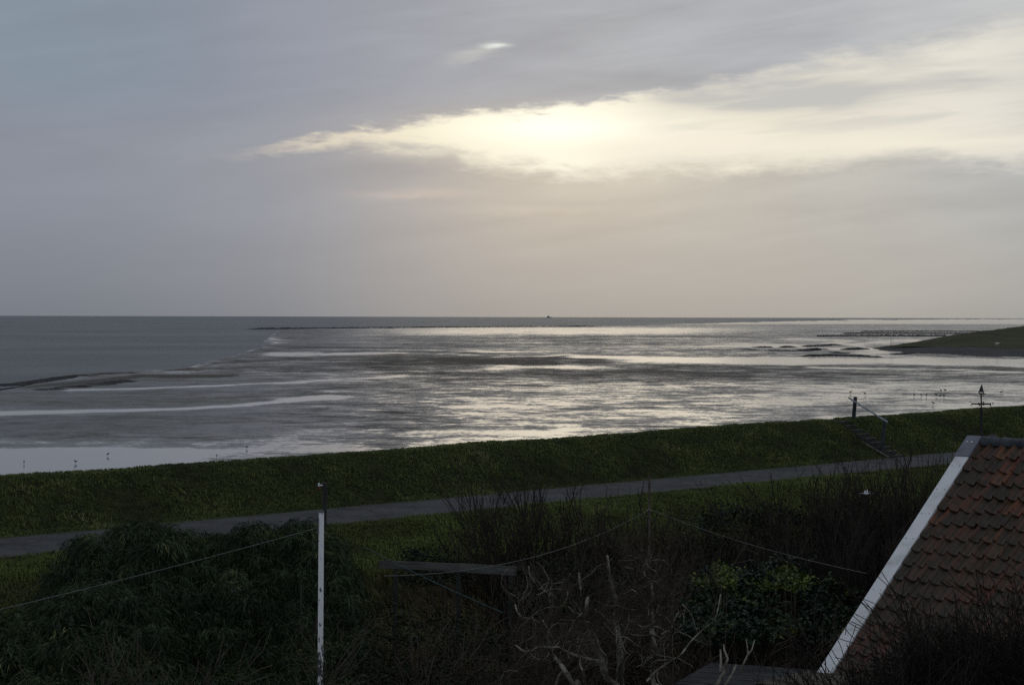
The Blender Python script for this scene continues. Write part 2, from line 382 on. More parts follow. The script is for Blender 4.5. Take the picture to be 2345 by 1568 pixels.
def flat_mat(t, p):
    """wet tidal flat: films of water and bare mud"""
    v = world_c(t)
    a = t.new('ShaderNodeAttribute'); a.attribute_name = 'wet'; wet = a.outputs['Fac']
    a2 = t.new('ShaderNodeAttribute'); a2.attribute_name = 'patchy'; pat = a2.outputs['Fac']
    a3 = t.new('ShaderNodeAttribute'); a3.attribute_name = 'brown'; brn = a3.outputs['Fac']
    v2 = t.vm('MULTIPLY', v, (1, 1, 0))
    n0 = t.noise(v2, .012, 4, .55, .4)
    n1 = t.noise(v2, .055, 5, .6, .6)
    n2 = t.noise(v2, .35, 4, .6, .3)
    n3 = t.noise(v2, 1.7, 3, .6)
    n4 = t.noise(v2, .14, 4, .6, .4)
    f = t.m('ADD', t.m('MULTIPLY', n0, .35), t.m('ADD', t.m('MULTIPLY', n1, .50), t.m('ADD', t.m('MULTIPLY', n2, .52), t.m('ADD', t.m('MULTIPLY', n4, .52), t.m('MULTIPLY', n3, .46)))))
    f = t.m('SUBTRACT', f, 1.175)
    x = t.m('ADD', wet, t.m('MULTIPLY', t.m('MULTIPLY', f, 2.3), pat))
    water = t.sm(x, .43, .62)
    damp = t.sm(x, -.15, .42)
    mudc = t.mix(t.sm(n1, .35, .65), (.075, .068, .060), (.105, .102, .104))
    mudc = t.mix(brn, mudc, t.mix(t.sm(n2, .4, .6), (.048, .038, .025), (.085, .068, .045)))
    t.put(p.inputs['Base Color'], t.mix(water, mudc, (.045, .045, .045)))
    dry = t.m('SUBTRACT', 1.0, damp); wi = t.m('SUBTRACT', 1.0, water)
    t.put(p.inputs['Roughness'], t.m('ADD', t.m('MULTIPLY', dry, .34), t.m('ADD', .06, t.m('MULTIPLY', wi, .26))))
    t.put(p.inputs['Specular IOR Level'], t.m('ADD', t.m('ADD', .12, t.m('MULTIPLY', damp, t.m('SUBTRACT', .20, t.m('MULTIPLY', brn, .08)))), t.m('MULTIPLY', water, .14)))
    bn = t.new('ShaderNodeBump'); bn.inputs['Distance'].default_value = .05
    t.put(bn.inputs['Strength'], t.m('ADD', .05, t.m('ADD', t.m('MULTIPLY', wi, .45), t.m('MULTIPLY', dry, .50))))
    t.put(bn.inputs['Height'], t.m('ADD', t.m('MULTIPLY', n3, .8), t.noise(v2, 7, 3, .6)))
    t.l.new(bn.outputs[0], p.inputs['Normal'])
M_flat = mat('wet_tidal_flat', flat_mat)

def sea_mat(t, p):
    v = world_c(t)
    v2 = t.vm('MULTIPLY', v, (1, 1, 0))
    p.inputs['Base Color'].default_value = (.060, .070, .075, 1)
    p.inputs['Roughness'].default_value = .42; p.inputs['IOR'].default_value = 1.33; p.inputs['Specular IOR Level'].default_value = .46
    patch = t.noise(v2, .006, 6, .65, .5)
    bn = t.new('ShaderNodeBump'); bn.inputs['Distance'].default_value = .35
    t.put(bn.inputs['Strength'], t.sm(patch, .3, .7, .70, .90)); t.put(p.inputs['Roughness'], t.sm(patch, .3, .7, .36, .44))
    t.put(bn.inputs['Height'], t.m('ADD', t.noise(v2, .55, 4, .6, .5), t.m('MULTIPLY', t.noise(v2, 2.4, 3, .6), .35)))
    t.l.new(bn.outputs[0], p.inputs['Normal'])
M_sea = mat('ruffled_sea', sea_mat)

# ================================================================== ground, dike, road
D = np.array([math.sin(R(43.4)), math.cos(R(43.4)), 0]); NV = np.array([-D[1], D[0], 0])   # along / across the dike
def UP(u, p, z=0.0):
    return np.asarray(u)[..., None]*D+np.asarray(p)[..., None]*NV+np.stack([np.zeros_like(np.asarray(u, float))]*2+[np.broadcast_to(z, np.shape(u))], -1)
prof_p = np.array([-80, 30, 38, 42, 44.2, 45.2, 49.2, 49.7, 51.7, 52.3, 53.0, 54.6, 66, 76, 90])
prof_z = np.array([1.9, 1.9, 2.3, 3.5, 4.02, 4.06, 4.06, 4.16, 5.20, 5.46, 5.50, 4.95, 1.0, -.5, -1.0])
def zprof(u, p):
    z = np.interp(p, prof_p, prof_z)+np.clip(.0043*(u-33), -.25, .5)*np.clip((p-49.7)/2.6, 0, 1)*np.clip((66-p)/8, 0, 1)
    road = np.clip(1-np.abs(p-47.2)/2.9, 0, 1)
    amp = .09*(1-np.clip(road*3, 0, 1))
    return z+amp*(fbm(u*.35, p*.6, 3, 4)-.5)*np.where(p < 76, 1, 0)+.14*(fbm(u*.09, p*.1, 4, 3)-.5)*(1-np.clip(road*3, 0, 1))
def sheet(us, ps):
    U_, P_ = np.meshgrid(us, ps, indexing='ij'); Z = zprof(U_, P_)
    V = UP(U_, P_, 0.0); V[..., 2] = Z
    n, m = U_.shape; i = np.arange(n*m).reshape(n, m)
    q = np.stack([i[:-1, :-1], i[1:, :-1], i[1:, 1:], i[:-1, 1:]], -1).reshape(-1, 4)
    return V.reshape(-1, 3), q
us = np.concatenate([np.arange(-240, 10, 10), np.arange(10, 120, .35), np.arange(120, 500, 10)])
V, q = sheet(us, np.concatenate([[-80, -30, 0, 15], np.arange(20, 44, 1.0), np.arange(44, 57, .25), np.arange(57, 92, 3)]))
dike = link('dike', mesh_np('dike', V, quads=q, smooth=True), M_soil); dike['kind'] = 'structure'
# road strip with worn edges
ur = np.concatenate([np.arange(-240, 10, 10), np.arange(10, 120, .3), np.arange(120, 500, 10)])
e1 = 45.2+.14*(fbm(ur*.8, ur*0, 8, 4)-.5)*2; e2 = 49.2+.14*(fbm(ur*.8, ur*0+9, 9, 4)-.5)*2
rows = [e1, e1+1.3, e2-1.3, e2]
Vr = np.stack([np.c_[UP(ur, r_)[:, :2], np.full(len(ur), 4.10+.03*k)] for k, r_ in zip((0, 1, 1, 0), rows)], 1)
n = len(ur); i = np.arange(n*4).reshape(n, 4)
q = np.stack([i[:-1, :-1], i[1:, :-1], i[1:, 1:], i[:-1, 1:]], -1).reshape(-1, 4)
road = link('road', mesh_np('road', Vr.reshape(-1, 3), quads=q), M_asphalt); road['kind'] = 'structure'

# ---- grass as real blades
def blades(cent, zc, h, wid, lean, nb, tint, name, m, up=.6):
    """cent Nx2 positions, nb blades each; every blade is 2 triangles (bent)"""
    N = len(cent); k = N*nb
    c = np.repeat(np.c_[cent, zc], nb, 0); a = rng.random(k)*2*math.pi
    hh = np.repeat(h, nb)*(.6+.6*rng.random(k)); sp = rng.normal(0, 1, (k, 2))*.05
    c[:, :2] += sp
    ln = lean*(.4+rng.random(k)); wv = wid*(.6+.8*rng.random(k))
    d = np.c_[np.cos(a), np.sin(a)]; s_ = np.c_[-np.sin(a), np.cos(a)]
    d = d*.8+np.array([-.45, .25]); 
    b0 = c.copy(); b0[:, :2] -= s_*wv[:, None]/2; b1 = c.copy(); b1[:, :2] += s_*wv[:, None]/2
    mdl = c.copy(); mdl[:, :2] += d*(ln*hh*.4)[:, None]; mdl[:, 2] += hh*.65
    m0 = mdl.copy(); m0[:, :2] -= s_*wv[:, None]*.4; m1 = mdl.copy(); m1[:, :2] += s_*wv[:, None]*.4
    tip = c.copy(); tip[:, :2] += d*(ln*hh)[:, None]; tip[:, 2] += hh*up
    V = np.stack([b0, b1, m1, m0, tip], 1).reshape(-1, 3); j = np.arange(k)*5
    me = mesh_np(name, V, quads=np.c_[j, j+1, j+2, j+3], tris=np.c_[j+3, j+2, j+4])
    at = me.attributes.new('tint', 'FLOAT', 'POINT')
    tv = np.clip(np.repeat(tint, nb)+rng.normal(0, .045, k), 0, 1); at.data.foreach_set('value', np.repeat(tv, 5).astype(np.float32))
    o = link(name, me, m); o['kind'] = 'stuff'; return o
def scatter(p0, p1, dens, u0f=.52, u1f=2.05):
    A = (p1-p0)*(u1f*p1-u0f*p0); N = int(A*dens)
    p = p0+(p1-p0)*rng.random(N); u = u0f*p0+(u1f*p1-u0f*p0)*rng.random(N); return u, p
def notstairs(u, p):
    return ~((np.abs(u-STU) < .47+.2*(fbm(p*3, u*0, 77)-.5)) & (p > 49.0) & (p < 53.2))
st = PZ(1943, 972, 5.35); STU = float(st @ D)-1.75
u, p = scatter(49.05, 54.2, 85); k = notstairs(u, p); u, p = u[k], p[k]
cl = fbm(u*.55, p*1.1, 11, 4)
t_ = np.clip((cl-.5)*2.2+.56+.14*np.clip((p-51.5), -1, 1), 0, 1)
blades(UP(u, p)[:, :2], zprof(u, p)-.02, .075+.13*np.clip(cl-.25, 0, 1), .026, 1.2, 7, t_, 'grass', M_grass)
u, p = scatter(40.5, 45.35, 95); cl = fbm(u*.6, p*.8, 12, 4)
blades(UP(u, p)[:, :2], zprof(u, p)-.02, .09+.14*cl, .028, .9, 5, np.clip((cl-.5)*1.5+.55, 0, 1), 'grass', M_verge)
u, p = scatter(28, 40.5, 22, .35, 2.3); cl = fbm(u*.5, p*.6, 13, 4)
blades(UP(u, p)[:, :2], zprof(u, p)-.02, .30+.5*cl, .03, .8, 6, np.clip((cl-.5)*1.7+.4, 0, 1), 'tall_grass', M_dry, .8)
u, p = scatter(13, 28, 10, .1, 2.6); cl = fbm(u*.5, p*.6, 14, 4)
blades(UP(u, p)[:, :2], zprof(u, p)-.02, .25+.4*cl, .03, .8, 7, np.clip((cl-.5)*1.6+.5, 0, 1), 'rough_grass', M_dry, .8)

# ================================================================== sea and tidal flat
Z0 = 0.0; ZM = 0.25
def polar(es, ts, z, hh):
    Y = hh*F/es
    Yg, Tg = np.meshgrid(Y, ts, indexing='ij')
    V = np.stack([Yg*Tg, Yg, np.full_like(Yg, z)], -1); n, m = Yg.shape; i = np.arange(n*m).reshape(n, m)
    q = np.stack([i[:-1, :-1], i[:-1, 1:], i[1:, 1:], i[1:, :-1]], -1).reshape(-1, 4)
    return V, q, n, m
B = 70000.0
sea = link('water', mesh_np('water', [(-B, -200, -.45), (B, -200, -.45), (B, B, -.45), (-B, B, -.45)], quads=[(0, 1, 2, 3)]), M_sea)
sea['kind'] = 'structure'
es = np.concatenate([np.arange(420, 60, -1.6), np.arange(60, 26, -.8), np.arange(26, 1.2, -.35)]); ts = np.linspace(-.42, .42, 1000)
V, q, n, m = polar(es, ts, ZM, HC-ZM)
PX, PY = proj(V)
def pdist(poly):
    """distance in picture units to a polyline, and parameter-free"""
    best = np.full(PX.shape, 1e9)
    for (x0, y0), (x1, y1) in zip(poly[:-1], poly[1:]):
        ux, uy = x1-x0, y1-y0; L2 = ux*ux+uy*uy+1e-9
        t = np.clip(((PX-x0)*ux+(PY-y0)*uy)/L2, 0, 1)
        best = np.minimum(best, np.hypot((PX-x0-t*ux)*.13, PY-y0-t*uy))
    return best
wx_, wy_ = V[..., 0], V[..., 1]
PX0, PY0 = PX, PY
PX = PX+(fbm(wx_*.02, wy_*.02, 51, 4)-.5)*140
PY = PY+(fbm(wx_*.03, wy_*.012, 52, 5, .6)-.5)*np.clip((PY-725)*.10, 1.5, 16)
WN = .15+1.5*fbm(wx_*.035, wy_*.02, 53, 4)
wet = np.full(PX.shape, .32)
def lerp(a, b, f): return a*(1-f)+b*f
def box(x0, x1, y0, y1, v, sx=80, sy=6):
    global wet
    s = lambda z: 1/(1+np.exp(-np.clip(z, -40, 40)))
    f = s((PX-x0)/sx*3)*s((x1-PX)/sx*3)*s((PY-y0)/sy*3)*s((y1-PY)/sy*3); wet = lerp(wet, v, f)
def stroke(poly, hw, v, soft=1.5):
    global wet
    d = pdist(poly); f = 1/(1+np.exp(np.clip((d-hw*WN)/soft*2.2, -40, 40))); wet = lerp(wet, v, f)
# broad zones, far to near
box(-900, 4000, 700, 733, .55, 80, 3)
box(1550, 4000, 732, 742, .86, 150, 1.2)
box(1600, 4000, 742, 757, .38, 100, 2)
box(860, 1650, 750, 766, .68, 150, 3)
box(300, 900, 755, 800, .42, 120, 4)
box(900, 2000, 768, 800, .24, 120, 4)
box(1450, 2100, 775, 800, .34, 120, 4)
box(600, 1500, 812, 850, .10, 150, 5)
box(1450, 3500, 822, 833, .85, 60, 2)
box(1400, 3500, 834, 858, .14, 100, 4)
box(900, 1750, 850, 870, .24, 120, 4)
box(1000, 1800, 858, 872, .22, 120, 3)
box(1250, 4000, 872, 900, .46, 200, 6)
box(1850, 4000, 880, 905, .62, 200, 5)
box(1250, 4000, 905, 1000, .46, 200, 8)
box(1700, 4000, 905, 925, .58, 200, 6)
box(-900, 700, 860, 1010, .20, 260, 6)
box(500, 1150, 880, 1010, .27, 150, 8)
box(1000, 1500, 900, 1010, .42, 120, 8)
box(1780, 2040, 925, 945, .28, 60, 3)
box(2050, 2340, 850, 872, .30, 60, 3)
box(-900, 900, 1012, 1100, .40, 150, 5)
box(-900, 560, 1026, 1130, .80, 120, 4)
box(500, 1150, 1010, 1060, .56, 150, 6)
box(1000, 2700, 985, 1020, .55, 150, 6)
patchy = np.full(PX.shape, 1.0); brown = np.full(PX.shape, .15)
_keep = wet
def zone(arr, *a):
    global wet
    wet = arr; box(*a); o_ = wet; return o_
patchy = zone(patchy, -900, 640, 855, 1000, .28, 260, 8)
patchy = zone(patchy, -900, 500, 1000, 1100, .55, 200, 5)
patchy = zone(patchy, 300, 1000, 760, 800, .55, 200, 5)
patchy = zone(patchy, 1400, 4000, 728, 760, .6, 200, 3)
brown = zone(brown, 700, 1900, 812, 880, .95, 200, 6)
brown = zone(brown, -900, 800, 830, 868, .8, 150, 6)
brown = zone(brown, -900, 900, 905, 925, .75, 200, 8)
brown = zone(brown, 100, 560, 980, 1020, .7, 200, 8)
brown = zone(brown, 1500, 4000, 835, 868, .6, 200, 6)
brown = zone(brown, 700, 1200, 870, 900, .6, 120, 8)
wet = _keep
box(250, 800, 745, 842, .17, 90, 3)
# channels and pools
stroke([(-400, 950), (0, 947), (150, 944), (400, 936), (560, 928), (660, 918), (760, 910)], 4.0, .95, 2.2)
stroke([(180, 893), (330, 890), (500, 884), (700, 875), (800, 868), (900, 862)], 2.0, .86, 1.8)
stroke([(640, 812), (760, 811), (900, 806)], 3.0, .80, 2.2)
stroke([(900, 806), (1060, 803), (1250, 805)], 1.0, .7, 1.2)
stroke([(1180, 818), (1240, 816), (1330, 812), (1370, 816)], 1.8, .72, 2.0)
stroke([(1370, 817), (1600, 822), (1800, 820), (2000, 826), (2345, 826)], 2.6, .85, 2.2)
stroke([(1150, 842), (1260, 838), (1360, 843)], 4.0, .66, 4)
stroke([(1680, 790), (1820, 795), (1990, 803), (2060, 815), (2345, 834)], 3.0, .80, 2.6)
stroke([(1830, 776), (1920, 782), (1970, 790), (2000, 800)], 3.2, .78, 2.6)
stroke([(2000, 783), (2090, 781)], 3, .9, 2)
stroke([(440, 818), (520, 808), (590, 793), (625, 783), (615, 775), (560, 768)], 2.4, .70, 3.0)
stroke([(1250, 935), (1290, 960), (1330, 985), (1300, 1010)], 14, .58, 12)
stroke([(1880, 838), (2345, 850)], 2, .8, 1.5)
# dark bars of mussel and mud
stroke([(120, 868), (230, 854), (330, 848), (400, 846)], 2.6, -.5, 1.4)
stroke([(60, 885), (200, 873), (320, 860), (500, 858)], 3.2, -.25, 2.0)
stroke([(420, 838), (560, 830), (700, 822)], 1.6, .0, 1.5)
stroke([(760, 806), (900, 802), (1080, 805), (1200, 812)], 1.2, -.1, 1)
stroke([(560, 793), (700, 797), (900, 795)], .9, .0, 1)
stroke([(1020, 822), (1200, 834), (1250, 833)], 4.0, -.2, 2)
stroke([(1250, 852), (1500, 850), (1720, 856)], 4.0, .0, 3)
# where the sea lies: sink the flat beneath it
shore = [(-2500, 930), (0, 886), (60, 876), (120, 866), (230, 850), (330, 845), (420, 836), (520, 812), (590, 792), (615, 783), (600, 776), (555, 768), (560, 758), (640, 753), (900, 750), (1400, 747), (1600, 742), (1750, 738), (2000, 733), (2400, 731), (4800, 736)]
sx = np.array([s[0] for s in shore], float); sy = np.array([s[1] for s in shore], float)
PX, PY = PX0, PY0
wob = (fbm(V[..., 0]*.02, V[..., 1]*.02, 21, 4)-.5)
g = PX < 607
ysh = np.where(PX < 600, np.interp(PX, [-2500, 0, 60, 120, 230, 330, 420, 520, 590, 612], [930, 886, 876, 866, 850, 845, 836, 812, 792, 783]), 753)
ysh = np.where(PX >= 600, np.interp(PX, [600, 640, 900, 1400, 1600, 1750, 2000, 2400, 4800], [776, 753, 750, 747, 742, 738, 733, 731, 736]), ysh)
dsh = PY-(ysh+4*(PX < 660)+wob*np.where(PX < 640, 16, 6))
depth = np.clip(dsh/6.0, -1, 1)
lf = np.clip((680-PX)/60, 0, 1)
Zv = np.where(dsh < 0, ZM+np.clip(dsh/(3.0+9*lf), -1, 0)*1.6, ZM)
wet = np.where(PX < 640, lerp(np.where(dsh < 0, .22, lerp(.22, wet, np.clip(dsh/5, 0, 1))), .55, np.clip((fbm(wx_*.03, wy_*.01, 61, 4)-.52)*8, 0, 1)*np.clip(1-np.abs(dsh-2)/3, 0, 1)*.8), wet)
V[..., 2] = Zv+.05*(fbm(V[..., 0]*.05, V[..., 1]*.05, 5, 3)-.5)*np.clip(dsh/6, 0, 1)
me = mesh_np('mudflat', V.reshape(-1, 3), quads=q, smooth=True)
at = me.attributes.new('wet', 'FLOAT', 'POINT'); at.data.foreach_set('value', wet.reshape(-1).astype(np.float32))
for nm_, ar_ in (('patchy', patchy), ('brown', brown)):
    at = me.attributes.new(nm_, 'FLOAT', 'POINT'); at.data.foreach_set('value', np.clip(ar_, 0, 1).reshape(-1).astype(np.float32))
mud = link('mudflat', me, M_flat); mud['kind'] = 'structure'

# ---- stone banks and groynes
def bank(name, pts, width, hgt, label, group=None, cat='stone bank', cell=None, ragged=False):
    """ridge of tumbled stones following ground points"""
    pts = np.array([PZ(x, y, ZM) for x, y in pts]); seg = np.r_[0, np.cumsum(np.linalg.norm(np.diff(pts, axis=0), axis=1))]
    step = cell or max(seg[-1]/260, .5); s_ = np.arange(0, seg[-1], step)
    c = np.stack([np.interp(s_, seg, pts[:, k]) for k in range(3)], 1)
    T = np.gradient(c, axis=0); T /= np.linalg.norm(T, axis=1)[:, None]; S = np.c_[-T[:, 1], T[:, 0], T[:, 2]*0]
    cr = np.array([-1, -.7, -.35, 0, .35, .7, 1]); hp = np.array([-.3, .45, .85, 1, .85, .45, -.3])
    end = np.clip(np.minimum(np.arange(len(c)), len(c)-1-np.arange(len(c)))/6, 0.05, 1)
    V = c[:, None]+S[:, None]*(cr*width/2)[None, :, None]*end[:, None, None]
    gap = np.clip((fbm(s_/max(seg[-1], 1)*26, s_*0, int(seg[-1]) % 97, 4)-.40)*6, .0, 1.0) if ragged else np.ones(len(c))
    V[..., 2] = V[..., 2]-.1+hgt*hp[None]*(end*gap)[:, None]*(.6+.8*rng.random((len(c), 7)))
    V[..., :2] += rng.normal(0, .12*width/3, V[..., :2].shape)
    n, m = V.shape[:2]; i = np.arange(n*m).reshape(n, m)
    q = np.stack([i[:-1, :-1], i[1:, :-1], i[1:, 1:], i[:-1, 1:]], -1).reshape(-1, 4)
    org = c.mean(0); org[2] = ZM
    o = link(name, mesh_np(name, V.reshape(-1, 3)-org, quads=q), M_stone); o.location = org
    return tag(o, label, cat, group)
bank('breakwater', [(560, 753), (700, 752), (900, 750.5), (1150, 748.5), (1380, 747.5)], 6, .8, 'long thin dark breakwater lying far out across the left and middle of the flats', cat='breakwater', cell=4)
bank('groyne', [(1868, 770), (1960, 769), (2176, 769.6)], 3.5, .75, 'nearest of the three dark stone groynes, reaching furthest left from the headland', 'parallel groynes off the headland', 'groyne')
bank('groyne', [(1928, 764.2), (2050, 763.6), (2286, 764.5)], 4, .7, 'middle one of the three dark stone groynes off the headland', 'parallel groynes off the headland', 'groyne')
bank('groyne', [(1969, 759.8), (2100, 759.2), (2345, 759.8)], 4, .7, 'farthest and shortest looking of the three dark groynes off the headland', 'parallel groynes off the headland', 'groyne')
def z5(x, y): return ((x/5.211+2150)*.81, (y/5.211+930)*.81)
rb = [([(-300, 262), (0, 270), (300, 268), (850, 250), (1100, 232)], 5, .7, 'upper dark stone bank in the bright shallows left of the headland'),
      ([(-200, 300), (0, 315), (300, 322), (620, 325), (800, 296), (900, 290)], 5, .6, 'wavy dark stone bank just below the upper one in the shallows'),
      ([(600, 405), (800, 398), (1000, 393), (1300, 400), (1500, 405), (1780, 417)], 4, .8, 'longest dark stone bank, lowest one left of the headland tip'),
      ([(1050, 345), (1120, 350), (1250, 360)], 4, .5, 'short dark stone patch alone in the bright channel'),
      ([(1290, 305), (1380, 294), (1500, 290), (1660, 290)], 5, .7, 'dark stone spit joined to the tip of the headland'),
      ([(1970, 375), (2100, 364), (2300, 360)], 4, .5, 'small dark stone spit at the foot of the headland slope')]
for pl, wd, hg, lb in rb: bank('stone_bank', [z5(*a) for a in pl], wd*1.6, hg*.62, lb, 'stone banks in the shallows', ragged=True)
bank('mussel_bank', [(0, 883), (60, 877), (115, 869), (170, 861), (230, 856), (290, 854), (330, 852)], 6, .24, 'dark low mussel bank along the water edge at far left', cat='mussel bank', cell=.8, ragged=True)
bank('mussel_bank', [(75, 895), (150, 888), (230, 880), (310, 869)], 7, .22, 'broken dark mussel bank just inside the water edge at left', cat='mussel bank', cell=.8, ragged=True)

# ---- headland
toe = np.array([PZ(x, y, 0.1) for x, y in [(1988, 800), (2030, 806), (2090, 811), (2200, 815), (2345, 823), (2700, 845)]])
midl = [P(x, y, Y) for x, y, Y in [(1995, 798.5, 655), (2035, 796, 640), (2090, 794, 625), (2200, 795, 610), (2345, 800, 590), (2700, 815, 530)]]
crest = [P(x, y, Y) for x, y, Y in [(2000, 797, 675), (2045, 790.5, 680), (2100, 782, 690), (2200, 764, 760), (2345, 746, 1000), (2700, 730, 1300)]]
crest2 = [P(x, y, Y) for x, y, Y in [(2262, 756, 1060), (2345, 745, 1080)]]
def resample(a, n=160):
    a = np.array(a); s = np.r_[0, np.cumsum(np.linalg.norm(np.diff(a[:, :2], axis=0), axis=1))]; s /= s[-1]
    k = np.linspace(0, 1, len(a)); tt = np.linspace(0, 1, n)
    return np.stack([np.interp(tt, k, a[:, j]) for j in range(3)], 1)
def loft(lines, sub, name, m, rough=.3, seed=1):
    L_ = [resample(l) for l in lines]; out = []
    for a, b in zip(L_[:-1], L_[1:]):
        for j in range(sub): out.append(a+(b-a)*j/sub)
    out.append(L_[-1]); G = np.stack(out)
    nz = fbm(G[..., 0]*.12, G[..., 1]*.05, seed, 4)-.5
    G[..., 2] += nz*rough
    n, m_ = G.shape[:2]; i = np.arange(n*m_).reshape(n, m_)
    q = np.stack([i[:-1, :-1], i[:-1, 1:], i[1:, 1:], i[1:, :-1]], -1).reshape(-1, 4)
    return link(name, mesh_np(name, G.reshape(-1, 3), quads=q, smooth=False), m)
toe2 = np.array(toe)+np.array([0, -3, -.8])
M_headgrass = simple('headland_grass', (.030, .034, .014), (.060, .058, .026), .05, .95, .3, .1)
o = loft([toe2, toe, midl], 10, 'revetment', M_stone, .9, 31); o['kind'] = 'structure'
back = [p_+np.array([40, 120, -4.0-p_[2]*.3]) for p_ in crest]
o = loft([midl, crest, back], 10, 'headland', M_headgrass, .5, 32); o['kind'] = 'structure'

# ================================================================== stairs on the dike
tr = thing('dike_stairs', tuple(UP(np.array([STU]), np.array([50.6]), zprof(np.array([STU]), np.array([50.6])))[0]), 'weathered concrete stairs climbing the grass dike beside the handrail', 'stairs')
inv = -np.array(tr.location)
ang = Matrix.Rotation(R(90-43.4), 3, 'Z')
for kx in range(9):
    pp = 52.25-kx*.36; zz = 5.60-kx*.178
    mb = MB(tr.location); c = STU*D+pp*NV+np.array([0, 0, zz-.11+.0])
    mb.box(c+[0, 0, .0], (.86, .36, .17), ang); sto = mb.build('step', M_postwood, tr)
    mb = MB(tr.location); mb.box(c-NV*.13+[0, 0, .11], (.88, .14, .045), ang); mb.build('nosing', M_edge, sto)
mb = MB(tr.location)
for sgn in (-1, 1):
    a = (STU+sgn*.46)*D; z_a, z_b = 5.50, 4.10
    mb.tube([a+52.6*NV+[0, 0, z_a], a+49.4*NV+[0, 0, z_b]], .06, 4)
mb.build('stringer', M_concrete, tr)
A0 = P(1953, 975, 93.5); A1 = P(1959, 909, 92.9); B0 = P(2020, 1013, 90.4); B1 = P(2027, 957, 90.1)
hr = thing('handrail', tuple(A0), 'grey pipe handrail on two dark wooden posts at the dike stairs', 'handrail')
for a, b in ((A0, A1), (B0, B1)):
    mb = MB(A0); dv = b-a; mb.tube([a-[0, 0, .4], a+dv*.5, b-dv*.02, b], [.096, .092, .088, .075], 8); mb.build('post', M_railpost, hr)
mb = MB(A0); ra, rb_ = P(1944.5, 910.5, 93.4), P(2033, 966, 89.8); off = np.array([-.03, -.11, 0])
mb.tube([ra+off, (ra+rb_)/2+off, rb_+off], .044, 8); mb.build('rail', M_metal, hr)

# ================================================================== birds, sheep, beacon, ship
def bird(pt, yaw, s, label, group, lean=.9):
    o = thing('wading_bird', tuple(pt), label, 'bird', group, yaw)
    ax = [(-.17, .0, .155), (-.12, 0, .17), (-.04, 0, .185), (.04, 0, .20), (.09, 0, .235), (.115, 0, .265), (.145, 0, .27), (.165, 0, .266), (.23, 0, .25)]
    r_ = [.008, .03, .055, .055, .035, .026, .026, .012, .004]
    mb = MB(); mb.tube(np.array(ax)*s, np.array(r_)*s, 8); mb.build('body', M_bird, o, True)
    for sg in (-1, 1):
        mb = MB(); mb.tube(np.array([(0, sg*.02, .145), (.01, sg*.02, .07), (0, sg*.02, 0), (.03, sg*.02, 0)])*s, .007*s, 4); mb.build('leg', M_birdleg, o)
def zc(x, y): return ((x/5.937+2500)*.81, (y/5.937+1050)*.81)
BG = 'waders standing on the wet flats'
spots = [(zc(500, 428), 'bird at the left end of the row left of the weather vane'),
         (zc(620, 424), 'second bird from the left in the row left of the weather vane'),
         (zc(707, 428), 'third bird from the left in the row, standing upright'),
         (zc(870, 424), 'fourth bird in the row, beside the thin pale streak'),
         (zc(937, 438), 'fifth bird in the row, close to the last one'),
         (zc(1000, 434), 'bird at the right end of the row left of the weather vane'),
         (zc(953, 345), 'left one of the pair of birds above the row'),
         (zc(1020, 345), 'right one of the pair of birds above the row'),
         (zc(820, 562), 'single bird nearer the dike below the row'),
         (zc(1965, 376), 'single bird to the right of the weather vane'),
         ((1948, 901.5), 'bird on the flat right above the upper handrail post'),
         ((1981, 905), 'bird on the flat a little right of the upper handrail post')]
for k, ((x, y), lb) in enumerate(spots): bird(PZ(x, y, ZM), rng.random()*6.28, 1.35+.3*rng.random(), lb, BG)
left = [((55, 1062), 'dark bird at the lower left corner of the flats above the dike'), ((247, 1044), 'dark bird second from left in the smooth water by the dike'),
        ((565, 1028), 'dark bird furthest right in the smooth water by the dike'), ((496, 1047.5), 'dark bird close above the dike crest left of the middle'), ((173, 1061), 'small bird between two darker ones in the smooth water by the dike')]
for (x, y), lb in left: bird(PZ(x, y, ZM), rng.random()*6.28, .85, lb, BG)
for x, y in [(410, 837), (255, 911), (40, 913), (20, 969), (880, 895), (660, 1008), (1110, 985), (490, 778)]:
    pass
c = P(2283, 792, 612)
sh = thing('sheep', tuple(c), 'white sheep standing on the headland grass at far right', 'sheep')
mb = MB(); mb.tube([(-.55, 0, .62), (-.48, 0, .68), (-.2, 0, .74), (.2, 0, .74), (.45, 0, .75), (.58, 0, .86), (.7, 0, .95), (.85, 0, .86), (.93, 0, .8)], [.06, .24, .3, .3, .24, .14, .12, .09, .05], 9); mb.build('body', M_wool, sh, True)
for ax_, ay in ((-.4, -.14), (-.4, .14), (.36, -.14), (.36, .14)):
    mb = MB(); mb.tube([(ax_, ay, .6), (ax_+.03, ay, .3), (ax_, ay, 0)], [.06, .04, .035], 6); mb.build('leg', M_wool, sh)
for px, y0, y1, r_, lb in ((2040.5, 790.5, 774, .10, 'tall thin beacon pole at the tip of the headland'), (2045, 790, 780.5, .06, 'short thin pole just right of the tall beacon pole')):
    a = P(px, y0, 655); b = P(px, y1, 655); mb = MB(a)
    mb.tube([a-[0, 0, .6], (a+b)/2, b], [r_, r_*.85, r_*.6], 6); mb.box(b, (.16, .16, .2)); o = mb.build('beacon_pole', M_iron, None); o.location = a; tag(o, lb, 'pole', 'poles on the headland tip')
c = PZ(1258.5, 727.2, 0); k = 24000/c[1]; c = np.array([c[0]*k, 24000, -.4])
shp = thing('distant_ship', tuple(c), 'tiny grey ship far away on the horizon', 'ship')
